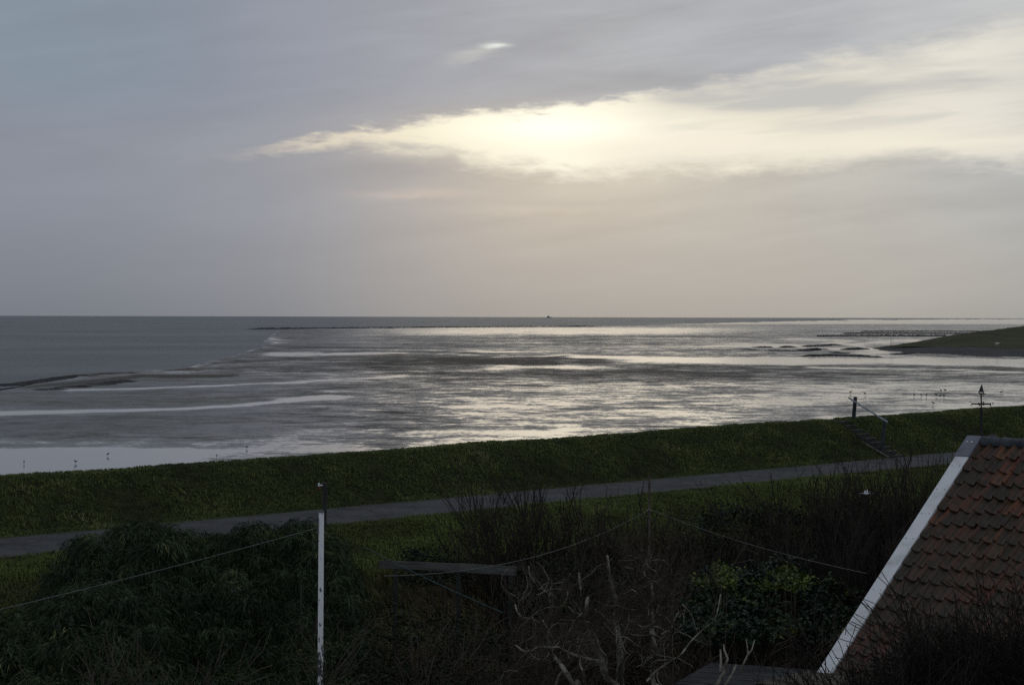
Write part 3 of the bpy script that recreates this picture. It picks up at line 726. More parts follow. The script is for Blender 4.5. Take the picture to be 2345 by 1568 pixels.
mb = MB(); mb.add([(-34, -6, 0), (30, -6, 0), (40, 0, 9), (-38, -6, 9), (-38, 6, 9), (-34, 6, 0), (30, 6, 0), (32, -6, 9), (32, 6, 9)], [(0, 1, 7, 3), (1, 2, 7), (1, 6, 2), (6, 8, 2), (5, 4, 8, 6), (0, 3, 4, 5), (3, 7, 2, 8, 4), (0, 5, 6, 1)]); mb.build('hull', M_ship, shp)
mb = MB(); mb.box((-14, 0, 13), (30, 9, 9)); mb.box((-16, 0, 20), (16, 8, 6)); mb.build('superstructure', M_ship, shp)
mb = MB(); mb.tube([(-12, 0, 22), (-12, 0, 30)], 1.2, 6); mb.build('mast', M_ship, shp)

# ================================================================== house
YA = 34.0
Ap = P(2218, 1008, YA)
th = R(-41.6); rv = np.array([math.cos(th), math.sin(th), 0]); gh_ = np.array([math.sin(th), -math.cos(th), 0])
tb = (MN @ np.array([(1857-CX)/F, (CY-1572)/F, -1.0])); tb = tb/tb[1]
s_ = (Ap[0]-tb[0]*Ap[1])/(-gh_[0]+tb[0]*gh_[1]); Bp = Ap+gh_*s_; Bz = HC+tb[2]*Bp[1]
pitch = math.atan2(Ap[2]-Bz, s_)
Dn = gh_*math.cos(pitch)-np.array([0, 0, math.sin(pitch)]); Nn = np.cross(Dn, rv); Nn = Nn if Nn[2] > 0 else -Nn
print('house pitch', math.degrees(pitch), 's', s_, 'Bz', Bz)
def RP(a, d, h=0.0): return Ap+rv*a+Dn*d+Nn*h      # a along the ridge, d down the slope, h off it
SL = 6.9; LEN = 9.5
base = Ap+rv*LEN/2; base[2] = 2.0
house = thing('brick_house', tuple(base), 'house with red brown pantile roof and wide white verge board', 'house')
Dn2 = -gh_*math.cos(pitch)-np.array([0, 0, math.sin(pitch)]); Nn2 = np.array([-Nn[0], -Nn[1], Nn[2]])
# walls (prism under the roof)
sw = SL*math.cos(pitch)-.45
def wp(a, g_, z): p_ = Ap+rv*a+gh_*g_; return np.array([p_[0], p_[1], z])
zt = Ap[2]-.22; ze = zt-sw*math.tan(pitch)
mb = MB(base)
for a0 in (.25, LEN-.25):
    mb.add([wp(a0, -sw, 1.9), wp(a0, sw, 1.9), wp(a0, sw, ze), wp(a0, 0, zt), wp(a0, -sw, ze)], [(0, 1, 2, 3, 4)])
for g_ in (-sw, sw): mb.add([wp(.25, g_, 1.9), wp(LEN-.25, g_, 1.9), wp(LEN-.25, g_, ze), wp(.25, g_, ze)], [(0, 1, 2, 3)])
mb.build('wall', M_brick, house)
mb = MB(base)
for dn_, nn_ in ((Dn, Nn), (Dn2, Nn2)):
    q_ = [Ap+rv*a+dn_*d+nn_*h for h in (-.10, -.045) for d in (0.02, SL-.03) for a in (.06, LEN)]
    mb.add(q_, [(0, 1, 3, 2), (4, 6, 7, 5), (0, 2, 6, 4), (1, 5, 7, 3), (0, 4, 5, 1), (2, 3, 7, 6)])
mb.build('roof_deck', M_postwood, house)
# pantile
TW, TH = .222, .342
def tile_geo():
    k = 9; t = np.linspace(0, 1, k); xx = t*TW*1.05
    zz = .080*np.exp(-((t-.86)/.13)**2)+.034*np.exp(-((t-0)/.12)**2)-.022*np.sin(t*math.pi)
    V = []; F_ = []
    for d, h in ((-.05, .0), (TH*.5, .022), (TH, .040)):
        for a, z in zip(xx, zz): V.append((a, d, z+h))
    for a, z in zip(xx, zz): V.append((a, TH, z+.040-.032))
    b0_ = len(V)
    for d, h in ((-.05, .0), (TH*.5, .022), (TH, .040)): V.append((xx[-1], d, zz[-1]+h-.045))
    F_ += [(k-1, 2*k-1, b0_+1, b0_), (2*k-1, 3*k-1, b0_+2, b0_+1)]
    for r_ in range(3):
        for j in range(k-1): F_.append((r_*k+j, r_*k+j+1, (r_+1)*k+j+1, (r_+1)*k+j))
    return np.array(V), F_
tv, tf = tile_geo()
Bs = np.stack([rv, Dn, Nn], 1)
tl = tv @ Bs.T
tile_me = mesh_np('roof_tile', tl, faces=tf, smooth=False)
tile_me.materials.append(M_tile)
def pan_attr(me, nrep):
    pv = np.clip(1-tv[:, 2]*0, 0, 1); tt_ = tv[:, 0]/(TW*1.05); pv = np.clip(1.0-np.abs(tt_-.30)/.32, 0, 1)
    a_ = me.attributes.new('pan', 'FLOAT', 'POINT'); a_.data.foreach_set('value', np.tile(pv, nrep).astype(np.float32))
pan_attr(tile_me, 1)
cnt = 0; restV = []; restF = []; nr = 0
for r_ in range(int((SL-.12)/TH)):
    for cidx in range(int((LEN-.3)/TW)):
        a, d = .255+cidx*TW, .10+r_*TH
        j = rng.normal(0, .006, 2)
        pt = RP(a+j[0], d+j[1]*1.2, -.02+abs(rng.normal(0, .005)))
        x_, y_ = proj(RP(a, d, 0))
        if x_ < 2395 and y_ < 1600 and cnt < 300:
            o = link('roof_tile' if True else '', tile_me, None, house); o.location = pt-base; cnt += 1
            o.rotation_euler = (rng.normal(0, .014), rng.normal(0, .014), rng.normal(0, .018))
        else:
            restV.append(tl+pt-base); restF += [[i_+nr for i_ in f] for f in tf]; nr += len(tl)
tb2 = tv @ np.stack([-rv, Dn2, Nn2], 1).T
for r_ in range(int((SL-.12)/TH)):
    for cidx in range(int((LEN-.3)/TW)):
        pt = Ap+rv*(.255+TW+cidx*TW)+Dn2*(.10+r_*TH)-Nn2*.02
        restV.append(tb2+pt-base); restF += [[i_+nr for i_ in f] for f in tf]; nr += len(tb2)
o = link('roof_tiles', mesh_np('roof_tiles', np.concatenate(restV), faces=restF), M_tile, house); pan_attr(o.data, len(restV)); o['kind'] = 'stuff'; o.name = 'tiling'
print('tiles', cnt)
# verge board
def slab(name, a0, a1, d0, d1, h0, h1, m):
    mb = MB(base); q_ = [RP(a, d, h) for h in (h0, h1) for d in (d0, d1) for a in (a0, a1)]
    mb.add(q_, [(0, 1, 3, 2), (4, 6, 7, 5), (0, 2, 6, 4), (1, 5, 7, 3), (0, 4, 5, 1), (2, 3, 7, 6)]); return mb.build(name, m, house)
for d0_, d1_, j_ in ((.50, 2.62, 0), (2.626, 4.78, .002), (4.786, SL, 0)):
    slab('verge_board', 0, .245, d0_, d1_, .02, .065+j_, M_white)
for d_ in np.arange(.75, 6.6, .62):
    for a_ in (.05, .19):
        mb = MB(base); mb.tube([RP(a_, d_, .060), RP(a_, d_, .0705)], .008, 6); mb.build('nail', M_iron, house)
slab('barge_board', 0.004, .05, .05, SL, -.20, .017, M_white)
slab('lead_cap', -.012, .262, -.03, .505, .03, .085, M_lead)
slab('lead_cap', -.012, .262, .0, .10, .087, .10, M_white) if False else None
mb = MB(base)
for a in (.07, .16):
    q_ = RP(a, .15, .087); mb.tube([q_-Nn*.004, q_+Nn*.012], .018, 6)
mb.build('nail', M_white, house)
mb = MB(base)
q_ = [Ap+rv*a+Dn2*d+Nn2*h for h in (.03, .085) for d in (-.03, .505) for a in (-.012, .262)]
mb.add(q_, [(0, 1, 3, 2), (4, 6, 7, 5), (0, 2, 6, 4), (1, 5, 7, 3), (0, 4, 5, 1), (2, 3, 7, 6)]); mb.build('lead_cap', M_lead, house)
# ridge tiles: half round, overlapping
k = 9
def ridge_tile(a0):
    mb = MB(base); rings = []
    for a, r0 in ((0, .112), (.40, .092), (.405, .08)):
        an = np.linspace(-.12*math.pi, 1.12*math.pi, k)
        rings.append([Ap+rv*(a0+a)-gh_*math.cos(x)*r0+np.array([0, 0, math.sin(x)*r0-.03]) for x in an])
    mb.add(np.concatenate(rings), [(r_*k+j, r_*k+j+1, (r_+1)*k+j+1, (r_+1)*k+j) for r_ in range(2) for j in range(k-1)])
    mb.build('ridge_tile', M_ridge, house, True)
for j in range(24):
    ridge_tile(.27+j*.38)
# weather vane
v0 = P(2247, 1004, YA-.15); vt = P(2247, 880, YA-.15)
va = thing('weather_vane', tuple(v0), 'black iron weather vane with a small sailing boat above the gable end', 'weather vane')
def VZ(py): return P(2247, py, YA-.15)
mb = MB(v0); mb.tube([VZ(1006), VZ(934)], .026, 8); mb.tube([VZ(934), VZ(900)], .013, 6); mb.build('pole', M_iron, va)
mb = MB(v0); cz = VZ(924.5); dirs = [np.array([math.cos(a), math.sin(a), 0]) for a in (R(-20), R(70))]
for dv in dirs: mb.tube([cz-dv*.165, cz+dv*.165], .014, 5)
mb.tube([cz-[0, 0, .02], cz, cz+[0, 0, .02]], [.012, .02, .012], 8)
mb.build('compass_cross', M_iron, va)
gly = {'N': [(0, 0), (0, 1), (.7, 0), (.7, 1)], 'Z': [(0, 1), (.7, 1), (0, 0), (.7, 0)], 'W': [(0, 1), (.2, 0), (.4, .7), (.6, 0), (.8, 1)], 'O': [(0, 0), (0, 1), (.7, 1), (.7, 0), (0, 0)]}
for ch, dv in zip('ZNWO', (-dirs[0], dirs[0], -dirs[1], dirs[1])):
    mb = MB(v0); h_ = .062; c = cz+dv*.175; xa = np.array([1, 0, 0])
    mb.tube([c+xa*(x-.35)*h_+np.array([0, 0, (y-.5)*h_]) for x, y in gly[ch]], .0105, 4); mb.build('letter', M_iron, va)
mb = MB(v0); bz = VZ(902); bd = np.array([math.cos(R(-66)), math.sin(R(-66)), 0]); sd_ = np.cross(bd, [0, 0, 1])
mb.tube([bz-bd*.02-np.array([.07, 0, 0])*.3, bz+np.array([.075, 0, .004])], .008, 5)
mb.tube([bz+bd*x+[0, 0, z] for x, z in ((-.08, .028), (-.05, .012), (0, .006), (.05, .012), (.08, .030))], [.006, .011, .014, .011, .005], 6)
mb.tube([bz+np.array([.03, 0, -.02]), bz+np.array([.045, 0, -.03])], .012, 6)
mb.build('boat', M_iron, va)
mb = MB(v0)
a_, b_, c_ = bz+bd*-.060+[0, 0, .03], bz+bd*.060+[0, 0, .03], bz+[0.008, 0, .170]
for off in (0,):
    pr = [a_+sd_*.014, b_+sd_*.014, c_+sd_*.003, a_-sd_*.014, b_-sd_*.014, c_-sd_*.003]
    mb.add(pr, [(0, 1, 2), (5, 4, 3), (0, 3, 4, 1), (1, 4, 5, 2), (2, 5, 3, 0)])
mb.build('sail', M_iron, va)
# domed vent behind the ridge
c = P(2273, 1006, 36.2); dvn = thing('roof_vent', tuple(c), 'small domed vent cap with pale rings just behind the ridge tiles', 'vent')
mb = MB(); mb.tube([(0, 0, -1.2), (0, 0, -.02)], .07, 8); mb.build('pipe', M_iron, dvn)
for zz, rr in ((.0, .145), (.045, .115), (.085, .065)):
    an = np.linspace(0, 2*math.pi, 17); mb = MB(); mb.tube([(math.cos(a)*rr, math.sin(a)*rr, zz) for a in an], .006, 5, False); mb.build('ring', M_plank, dvn)
mb = MB(); mb.tube([(0, 0, -.03), (0, 0, 0), (0, 0, .05), (0, 0, .085)], [.12, .125, .09, .03], 10); mb.build('dome', M_ridge, dvn, True)

# ================================================================== poles, lines, plank rail, shed
w0 = P(736, 1171, 27); w0b = np.array([w0[0]-.03, w0[1], 2.0])
pol = thing('white_pole', tuple(w0b), 'tall white pole with peeling paint standing in front of the bamboo', 'pole')
mb = MB(w0b); mb.tube([w0b, w0b+(w0-w0b)*.5, w0], [.042, .039, .035], 12); mb.build('shaft', M_peel, pol, True)
mb = MB(w0b); mb.tube([w0-[0, 0, .004], w0+[0, 0, .012]], .044, 12); mb.tube([w0-[.055, .02, .06], w0-[.04, .02, .10], w0-[.055, .02, .30]], .009, 5); mb.build('cap', M_plank, pol)
d0 = P(743.5, 1105, 43); db = np.array([d0[0]-.02, d0[1], 2.4])
pk = thing('dark_post', tuple(db), 'dark wooden post with a small white insulator rising behind the white pole', 'post')
mb = MB(db); mb.tube([db, d0-[0, 0, .45], d0-[0, 0, .45], d0], [.045, .045, .055, .058], 8); mb.build('shaft', M_postwood, pk)
mb = MB(db); mb.tube([d0-[.04, .05, .05], d0-[.13, .05, .05]], .018, 6); mb.tube([d0-[.12, .05, .07], d0-[.12, .05, .0]], .022, 8); mb.build('insulator', M_white, pk)
mb = MB(db); mb.tube([d0-[.10, .05, .14], d0-[.10, .05, .09]], .022, 6); mb.build('clip', M_red, pk)
m0 = P(1487, 1086, 41); mbs = np.array([m0[0]+.02, m0[1], 2.2])
ms = thing('washing_line_post', tuple(mbs), 'thin brown post in the middle that carries the washing lines', 'post')
mb = MB(mbs); mb.tube([mbs, (m0+mbs)/2, m0-[0, 0, .3], m0], [.034, .030, .026, .024], 8); mb.build('shaft', M_bark, ms)
mb = MB(mbs); hk = P(1487, 1167, 41-.04); mb.tube([hk-[.05, 0, .01], hk, hk+[.05, 0, -.01]], .012, 6); mb.build('hook', M_metal, ms)
def line(name, a, b, sag, r_, m, label, group, waypoints=None, cat='washing line'):
    t = np.linspace(0, 1, 40)[:, None]; pts = a+(b-a)*t; pts[:, 2] -= (4*sag*t*(1-t))[:, 0]
    mb = MB(a); mb.tube(pts, r_, 5); o = mb.build(name, m); o.location = a; return tag(o, label, cat, group)
G_ = 'washing lines over the garden'
line('washing_line', P(1484, 1168, 41), P(880, 1318, 29), .32, .0055, M_rope, 'thin grey washing line sagging from the middle post to the lower left', G_)
line('washing_line', P(1490, 1166, 41), P(1985, 1312, 31.5), .10, .0055, M_rope, 'thin grey washing line running from the middle post down to the right', G_)
line('washing_line', P(727, 1208, 27), P(-160, 1432, 22), .03, .0045, M_rope, 'thin washing line from the white pole down to the left edge', G_)
line('green_rope', P(835, 1252, 34), P(1152, 1402, 29), .03, .007, M_cyanrope, 'green blue rope slanting down across the plank rail', None, cat='rope')
pr = thing('plank_rail', tuple(P(1040, 1380, 38)), 'weathered grey plank rail on posts between the bare shrubs', 'fence')
pb = np.array(pr.location)
def plank(p0, p1, h, t, name='plank', m=M_plank):
    mb = MB(pb); dv = p1-p0; L_ = np.linalg.norm(dv); dv = dv/L_; sd = np.cross(dv, [0, 0, 1]); sd /= np.linalg.norm(sd); upv = np.cross(sd, dv)
    Mx = np.stack([dv, sd, upv], 1); mb.box((p0+p1)/2, (L_, t, h), Mx); return mb.build(name, m, pr)
plank(P(868, 1291, 38.5), P(1050, 1299, 37.6), .15, .035)
plank(P(1052, 1299, 37.5), P(1182, 1307, 36.8), .16, .035)
for x, y in ((905, 1300), (1050, 1307), (1170, 1312)):
    a = P(x, y, 38.3); mb = MB(pb); mb.box((a[0], a[1]+.06, (a[2]+2)/2), (.09, .09, a[2]-2)); mb.build('post', M_postwood, pr)
# shed roof at the bottom right
sc = P(1720, 1560, 30); shd = thing('garden_shed', (sc[0], sc[1], 2.0), 'low flat shed roof of dark boards with a pale gravel strip by the house', 'shed')
sb = np.array(shd.location); zr = 4.92
c1 = PZ(1628, 1519, zr); c2 = PZ(1846, 1534, zr); xd = (c2-c1)/np.linalg.norm(c2-c1); ydn = np.array([xd[1], -xd[0], 0])
Msh = np.stack([xd, ydn, [0, 0, 1]], 1); Ls = 2.3
for j in range(9):
    mb = MB(sb); mb.box(c1+xd*Ls/2+ydn*(.11+.22*j)+[0, 0, .004*(j % 2)], (Ls, .205, .04), Msh); mb.build('board', M_dark, shd)
mb = MB(sb); mb.box(c1+xd*Ls/2+ydn*1.2+[0, 0, -1.5], (Ls-.1, 2.3, 2.9), Msh); mb.build('wall', M_postwood, shd)
g0 = PZ(1735, 1568, zr); g1 = PZ(1850, 1543, zr+.02)
Vg = []; nx, ny = 26, 12; gd = (g1-g0); gs = np.array([gd[1], -gd[0], 0]); gs = gs/np.linalg.norm(gs)
gsheet = [[g0+gd*(1.1*i/nx-.05)+gs*(j/ny*1.1-.02)+np.array([0, 0, .035+.03*rng.random()]) for j in range(ny+1)] for i in range(nx+1)]
V = np.array(gsheet).reshape(-1, 3); i = np.arange(len(V)).reshape(nx+1, ny+1)
q = np.stack([i[:-1, :-1], i[1:, :-1], i[1:, 1:], i[:-1, 1:]], -1).reshape(-1, 4)
o = link('gravel_strip', mesh_np('gravel_strip', V-sb, quads=q), M_gravel, shd)
# bird bath
c = P(1985, 1129, 47); bb = thing('bird_bath', (c[0], c[1], 2.6), 'small white dish on a stem among the bare shrubs', 'bird bath')
bo = np.array(bb.location); mb = MB(bo); mb.tube([c-[0, 0, .06], c-[0, 0, .01], c+[0, 0, .0]], [.06, .16, .185], 14); mb.build('dish', M_white, bb, True)
mb = MB(bo); mb.tube([[c[0], c[1], 2.6], c-[0, 0, .05]], [.05, .03], 8); mb.build('stem', M_postwood, bb)
for dx_, hh in ((-.05, .075), (.0, .09), (.06, .06)):
    mb = MB(bo); mb.tube([c+[dx_, -.05, 0], c+[dx_, -.05, hh*.6], c+[dx_+.01, -.05, hh]], [.016, .02, .006], 6); mb.build('figure', M_white, bb)

# ================================================================== plants
def add_tint(me, tv): at = me.attributes.new('tint', 'FLOAT', 'POINT'); at.data.foreach_set('value', tv.astype(np.float32))
def tubes_np(polys, k=3):
    """polys: list of (pts Nx3, rad N). returns V, quads"""
    Vs, Qs, n0 = [], [], 0
    an = np.arange(k)*2*math.pi/k; ca, sa = np.cos(an), np.sin(an)
    for pts, rad in polys:
        n = len(pts); T = np.empty_like(pts); T[1:-1] = pts[2:]-pts[:-2]; T[0] = pts[1]-pts[0]; T[-1] = pts[-1]-pts[-2]
        T /= np.linalg.norm(T, axis=1)[:, None]+1e-9
        ref = np.array([.31, .95, 0.02]); A = np.cross(T, ref); A /= np.linalg.norm(A, axis=1)[:, None]+1e-9; B_ = np.cross(T, A)
        Vs.append((pts[:, None]+rad[:, None, None]*(A[:, None]*ca[None, :, None]+B_[:, None]*sa[None, :, None])).reshape(-1, 3))
        i = np.arange(n*k).reshape(n, k)+n0; j = np.roll(i, -1, 1)
        Qs.append(np.stack([i[:-1], j[:-1], j[1:], i[1:]], -1).reshape(-1, 4)); n0 += n*k
    return np.concatenate(Vs), np.concatenate(Qs)
def grow(start, dirv, length, rad, depth, out, wig=.12, up=.05, nch=3, spread=.6, shrink=.62, rs=.55, droop=0.0):
    n = 7 if depth > 0 else 5
    pts = [np.array(start, float)]; d = np.array(dirv, float); d /= np.linalg.norm(d)
    for i in range(n-1):
        d = d+np.array([random.gauss(0, wig), random.gauss(0, wig), random.gauss(0, wig)+up-droop]); d /= np.linalg.norm(d)
        pts.append(pts[-1]+d*length/(n-1))
    pts = np.array(pts); r_ = np.linspace(rad, rad*(.45 if depth > 0 else .25), n)
    out.append((pts, r_, depth))
    if depth > 0:
        c = nch+random.choice((-1, 0, 0, 1))
        for k_ in range(max(2, c)):
            f = .3+.7*(k_+random.random()*.8)/c; f = min(f, .99); ii = f*(n-1); i0 = int(ii); p_ = pts[i0]+(pts[min(i0+1, n-1)]-pts[i0])*(ii-i0)
            dd = pts[min(i0+1, n-1)]-pts[max(i0-1, 0)]; dd /= np.linalg.norm(dd)+1e-9
            a = random.random()*6.283; sd = np.cross(dd, [math.cos(a), math.sin(a), .3]); sd /= np.linalg.norm(sd)+1e-9
            grow(p_, dd+sd*spread*(.6+.7*random.random()), length*shrink*(.7+.5*random.random()), rad*rs*(1-.3*f), depth-1, out, wig, up, nch, spread, shrink, rs, droop)
def bare(name, px, Y, ztop_py, label, cat='shrub', stems=6, base_w=.35, lean=.25, depth=3, rad=.016, mtr=None, mtw=None, group=None, wig=.09, up=.05, spread=.5, nch=3, z0=None, seed=None, leanx=0.0, shrink=.6, twr=.0058, q=100):
    if seed is not None: random.seed(seed)
    c = P(px, 1300, Y); uu, pp = float(c[:2] @ D[:2]), float(c[:2] @ NV[:2])
    zb = float(zprof(np.array([uu]), np.array([pp]))[0])-.05 if z0 is None else z0
    top = P(px, ztop_py, Y)[2]; H = max(.5, top-zb)
    root = thing(name, (c[0], c[1], zb), label, cat, group)
    segs = []
    for s in range(stems):
        a = random.random()*6.283; b_ = np.array([math.cos(a), math.sin(a)*.8])*base_w*random.random()**.5
        out = []; grow((b_[0], b_[1], 0), (b_[0]*lean*2+random.gauss(0, lean*.5)+leanx, b_[1]*lean, 1), H*(.50+.22*random.random()), rad*(.7+.5*random.random()), depth, out, wig, up, nch, spread, shrink)
        segs.append(out)
    allp = [x for o_ in segs for x in o_]
    zz = np.percentile([x[0][-1, 2] for x in allp], q)
    allp = [x for x in allp if x[0][:, 2].max() <= zz*1.04 or x[2] >= depth-1]; sc_ = H/zz
    main = [(x[0]*sc_, x[1]) for x in allp if x[2] >= depth-1]; tw = [(x[0]*sc_, np.maximum(x[1]*1.25, twr)) for x in allp if x[2] < depth-1]
    V, q = tubes_np(main, 5); link('trunk' if cat == 'tree' else 'stems', mesh_np('stems', V, quads=q, smooth=True), mtr or M_bark, root)
    if tw:
        V, q = tubes_np(tw, 3); link('twigs', mesh_np('twigs', V, quads=q), mtw or M_twig, root)
    return root

def leaf_cloud(cent, nrm, L_, W_, droopd, tint, jit=.5):
    """one lance leaf (two triangles folded) per centre"""
    k = len(cent); d = nrm+rng.normal(0, jit, (k, 3)); d[:, 2] -= droopd; d /= np.linalg.norm(d, axis=1)[:, None]
    s = np.cross(d, rng.normal(0, 1, (k, 3))); s /= np.linalg.norm(s, axis=1)[:, None]
    l = (L_*(.6+.8*rng.random(k)))[:, None]; w_ = (W_*(.7+.6*rng.random(k)))[:, None]
    a = cent; m1 = cent+d*l*.4+s*w_/2; m2 = cent+d*l*.4-s*w_/2; tip = cent+d*l+np.array([0, 0, -1])*l*.15*droopd
    V = np.stack([a, m1, tip, m2], 1).reshape(-1, 3); j = np.arange(k)*4
    return V, np.c_[j, j+1, j+2, j+3], np.repeat(tint, 4)
def plumes(name, label, cat, outline, Y0, Y1, nl, per, rx, rz, L_, W_, droopd, m, group=None, hi=.025, basey=1568, mst=None, cane=True, hiprob=.5, seed=1):
    """evergreen mass: many small hanging plumes filling an outline between two depths"""
    global rng
    rg = np.random.default_rng(seed)
    xs = np.array([o_[0] for o_ in outline], float); ys = np.array([o_[1] for o_ in outline], float)
    cs = []
    while len(cs) < nl:
        x = rg.uniform(xs[0], xs[-1]); f = rg.random()**1.25; yt = np.interp(x, xs, ys)+(rg.normal(-5, 9) if f < .15 else 0)
        y = yt+rz*.75*F/Y0*.9+(basey-yt)*f; edgew = min(x-xs[0], xs[-1]-x)/(xs[-1]-xs[0])
        Y = Y1-(Y1-Y0)*(f*.8+rg.random()*.35)+rg.normal(0, .45)
        cs.append((P(x, y, Y), f))
    C = np.array([c[0] for c in cs]); lowest = C[:, 2].min()
    b = np.array([C[:, 0].mean(), C[:, 1].mean(), 2.0])
    root = thing(name, tuple(b), label, cat, group)
    # every plume is a small fountain of arching sprays, leaves set along each spray and hanging from it
    na, nlf = 9, max(4, per//9); tot = nl*na*nlf
    phi = rg.random((nl, na))*6.283; rise = rg.uniform(.15, .9, (nl, na)); sz = rg.uniform(.6, 1.4, nl)[:, None, None]
    t = (np.arange(nlf)[None, None]+rg.random((nl, na, nlf)))/nlf
    out_ = np.stack([np.cos(phi), np.sin(phi)], -1)
    hx = out_[:, :, None, :]*(rx*1.25*sz*t)[..., None]
    hz_ = (rise[..., None]*t*1.1-1.25*droopd*t*t)*rz*1.5*sz
    cen = C[:, None, None]+np.concatenate([hx, hz_[..., None]], -1)+rg.normal(0, .025, (nl, na, nlf, 3))
    dd = np.concatenate([np.broadcast_to(out_[:, :, None, :], hx.shape)*rx, ((rise[..., None]*1.1-2.5*droopd*t)*rz)[..., None]], -1)
    dd /= np.linalg.norm(dd, axis=-1, keepdims=True)
    cen = cen.reshape(-1, 3); dd = dd.reshape(-1, 3)
    tn = np.broadcast_to(rg.beta(1.3, 1.6, nl)[:, None, None], (nl, na, nlf))*.85+.25*(1-t)*rise[..., None]+rg.normal(0, .10, (nl, na, nlf))  # plume tint contrast puts shadow between clumps into the leaf colour
    tn = np.where((rg.random((nl, na, 1)) < hi) & (t > .2), 1.2, tn).reshape(-1)
    V, Q, T_ = leaf_cloud(cen-b, dd, L_, W_, droopd*.6, np.clip(tn, 0, 1.3), .42)
    me = mesh_np('foliage', V, quads=Q); add_tint(me, T_); link('foliage', me, m, root)
    # stems carrying the plumes
    pol = []
    for c in C[::3]:
        g0 = np.array([b[0]+(c[0]-b[0])*.8, b[1]+(c[1]-b[1])*.6, 2.0]); mid_ = (g0+c)/2+np.array([0, 0, .25*(c[2]-2)]); t = np.linspace(0, 1, 7)[:, None]
        pts = (1-t)**2*g0+2*t*(1-t)*mid_+t*t*c; pol.append((pts-b, np.linspace(.014, .004, 7)))
    V, Q = tubes_np(pol, 4); link('stems', mesh_np('stems', V, quads=Q, smooth=True), mst or M_cane, root)
    return root
BG2 = 'clumps of bamboo at the left'
plumes('bamboo', 'large dark green bamboo clump filling the lower left behind the white pole', 'bamboo', [(300, 1232), (322, 1188), (345, 1164), (375, 1172), (398, 1206), (425, 1168), (452, 1208), (490, 1236), (522, 1180), (548, 1224), (575, 1176), (600, 1218), (630, 1244), (665, 1194), (690, 1172), (715, 1214), (735, 1188), (765, 1222), (785, 1262), (800, 1330), (812, 1400)], 31, 40, 620, 153, .36, .28, .155, .018, .95, M_bamboo, BG2, seed=3)
plumes('bamboo', 'pair of rounded bamboo tops left of the big clump near the road', 'bamboo', [(110, 1310), (145, 1262), (178, 1226), (205, 1190), (228, 1212), (246, 1244), (268, 1222), (288, 1190), (306, 1222), (340, 1290)], 34, 39, 210, 135, .30, .24, .145, .017, .85, M_bamboo, BG2, basey=1420, seed=4)
plumes('bamboo', 'low spreading bamboo at the lower left edge under the washing line', 'bamboo', [(-160, 1400), (-40, 1402), (30, 1392), (90, 1366), (150, 1336), (220, 1330), (300, 1340), (360, 1400)], 28, 34, 270, 153, .36, .28, .155, .018, .95, M_bamboo, BG2, basey=1600, seed=5)
plumes('ivy_bush', 'dark green ivy bush with yellow green young leaves left of the white verge board', 'shrub', [(1575, 1330), (1610, 1300), (1640, 1275), (1670, 1310), (1740, 1300), (1800, 1285), (1840, 1305), (1900, 1325), (1960, 1350)], 33, 37, 240, 63, .26, .20, .085, .065, .3, M_ivy, basey=1450, hi=.03, mst=M_bark, seed=6)
M_young = leafy('young_leaf', [(0, (.04, .06, .012)), (.5, (.09, .125, .018)), (1, (.17, .20, .03))], .5, .25)
plumes('leafy_shoot', 'yellow green young shoots on the right top of the ivy bush', 'shrub', [(1735, 1300), (1765, 1276), (1800, 1296), (1835, 1300), (1860, 1325)], 33, 34.5, 16, 45, .15, .14, .07, .045, .2, M_young, 'young leafy shoots', basey=1340, hi=.1, mst=M_bark, seed=26)
plumes('leafy_shoot', 'yellow green young shoots on the left top of the ivy bush', 'shrub', [(1600, 1300), (1632, 1262), (1655, 1285), (1675, 1310)], 33, 34.5, 9, 45, .14, .14, .07, .045, .2, M_young, 'young leafy shoots', basey=1330, hi=.1, mst=M_bark, seed=27)
plumes('ivy_mound', 'low dark ivy growing over the shrubs right of the plank rail', 'shrub', [(1180, 1330), (1230, 1290), (1290, 1282), (1340, 1292), (1390, 1300), (1430, 1340)], 35, 37.5, 90, 40, .22, .16, .07, .05, .2, M_hedge, basey=1400, hi=.01, mst=M_bark, seed=16)
plumes('evergreen_hedge', 'dark evergreen hedge beyond the washing line right of the middle post', 'hedge', [(1570, 1230), (1600, 1185), (1640, 1160), (1700, 1152), (1780, 1158), (1840, 1165), (1890, 1190), (1920, 1240)], 42, 46, 240, 44, .34, .30, .09, .05, .3, M_hedge, basey=1340, hi=.0, mst=M_bark, seed=7)
plumes('dark_bush', 'small dark rounded bush on the verge left of the bare shrubs', 'shrub', [(925, 1290), (945, 1256), (990, 1242), (1030, 1262), (1060, 1290)], 41, 43, 60, 44, .22, .18, .08, .04, .2, M_hedge, basey=1330, hi=.0, mst=M_bark, seed=8)
plumes('bramble', 'dark bramble patch in front of the white pole foot, right of the bamboo', 'shrub', [(790, 1400), (850, 1375), (930, 1370), (1000, 1395), (1080, 1420), (1150, 1440)], 31, 35, 130, 26, .32, .22, .06, .04, .2, M_hedge, basey=1590, hi=.03, mst=M_bark, seed=9)

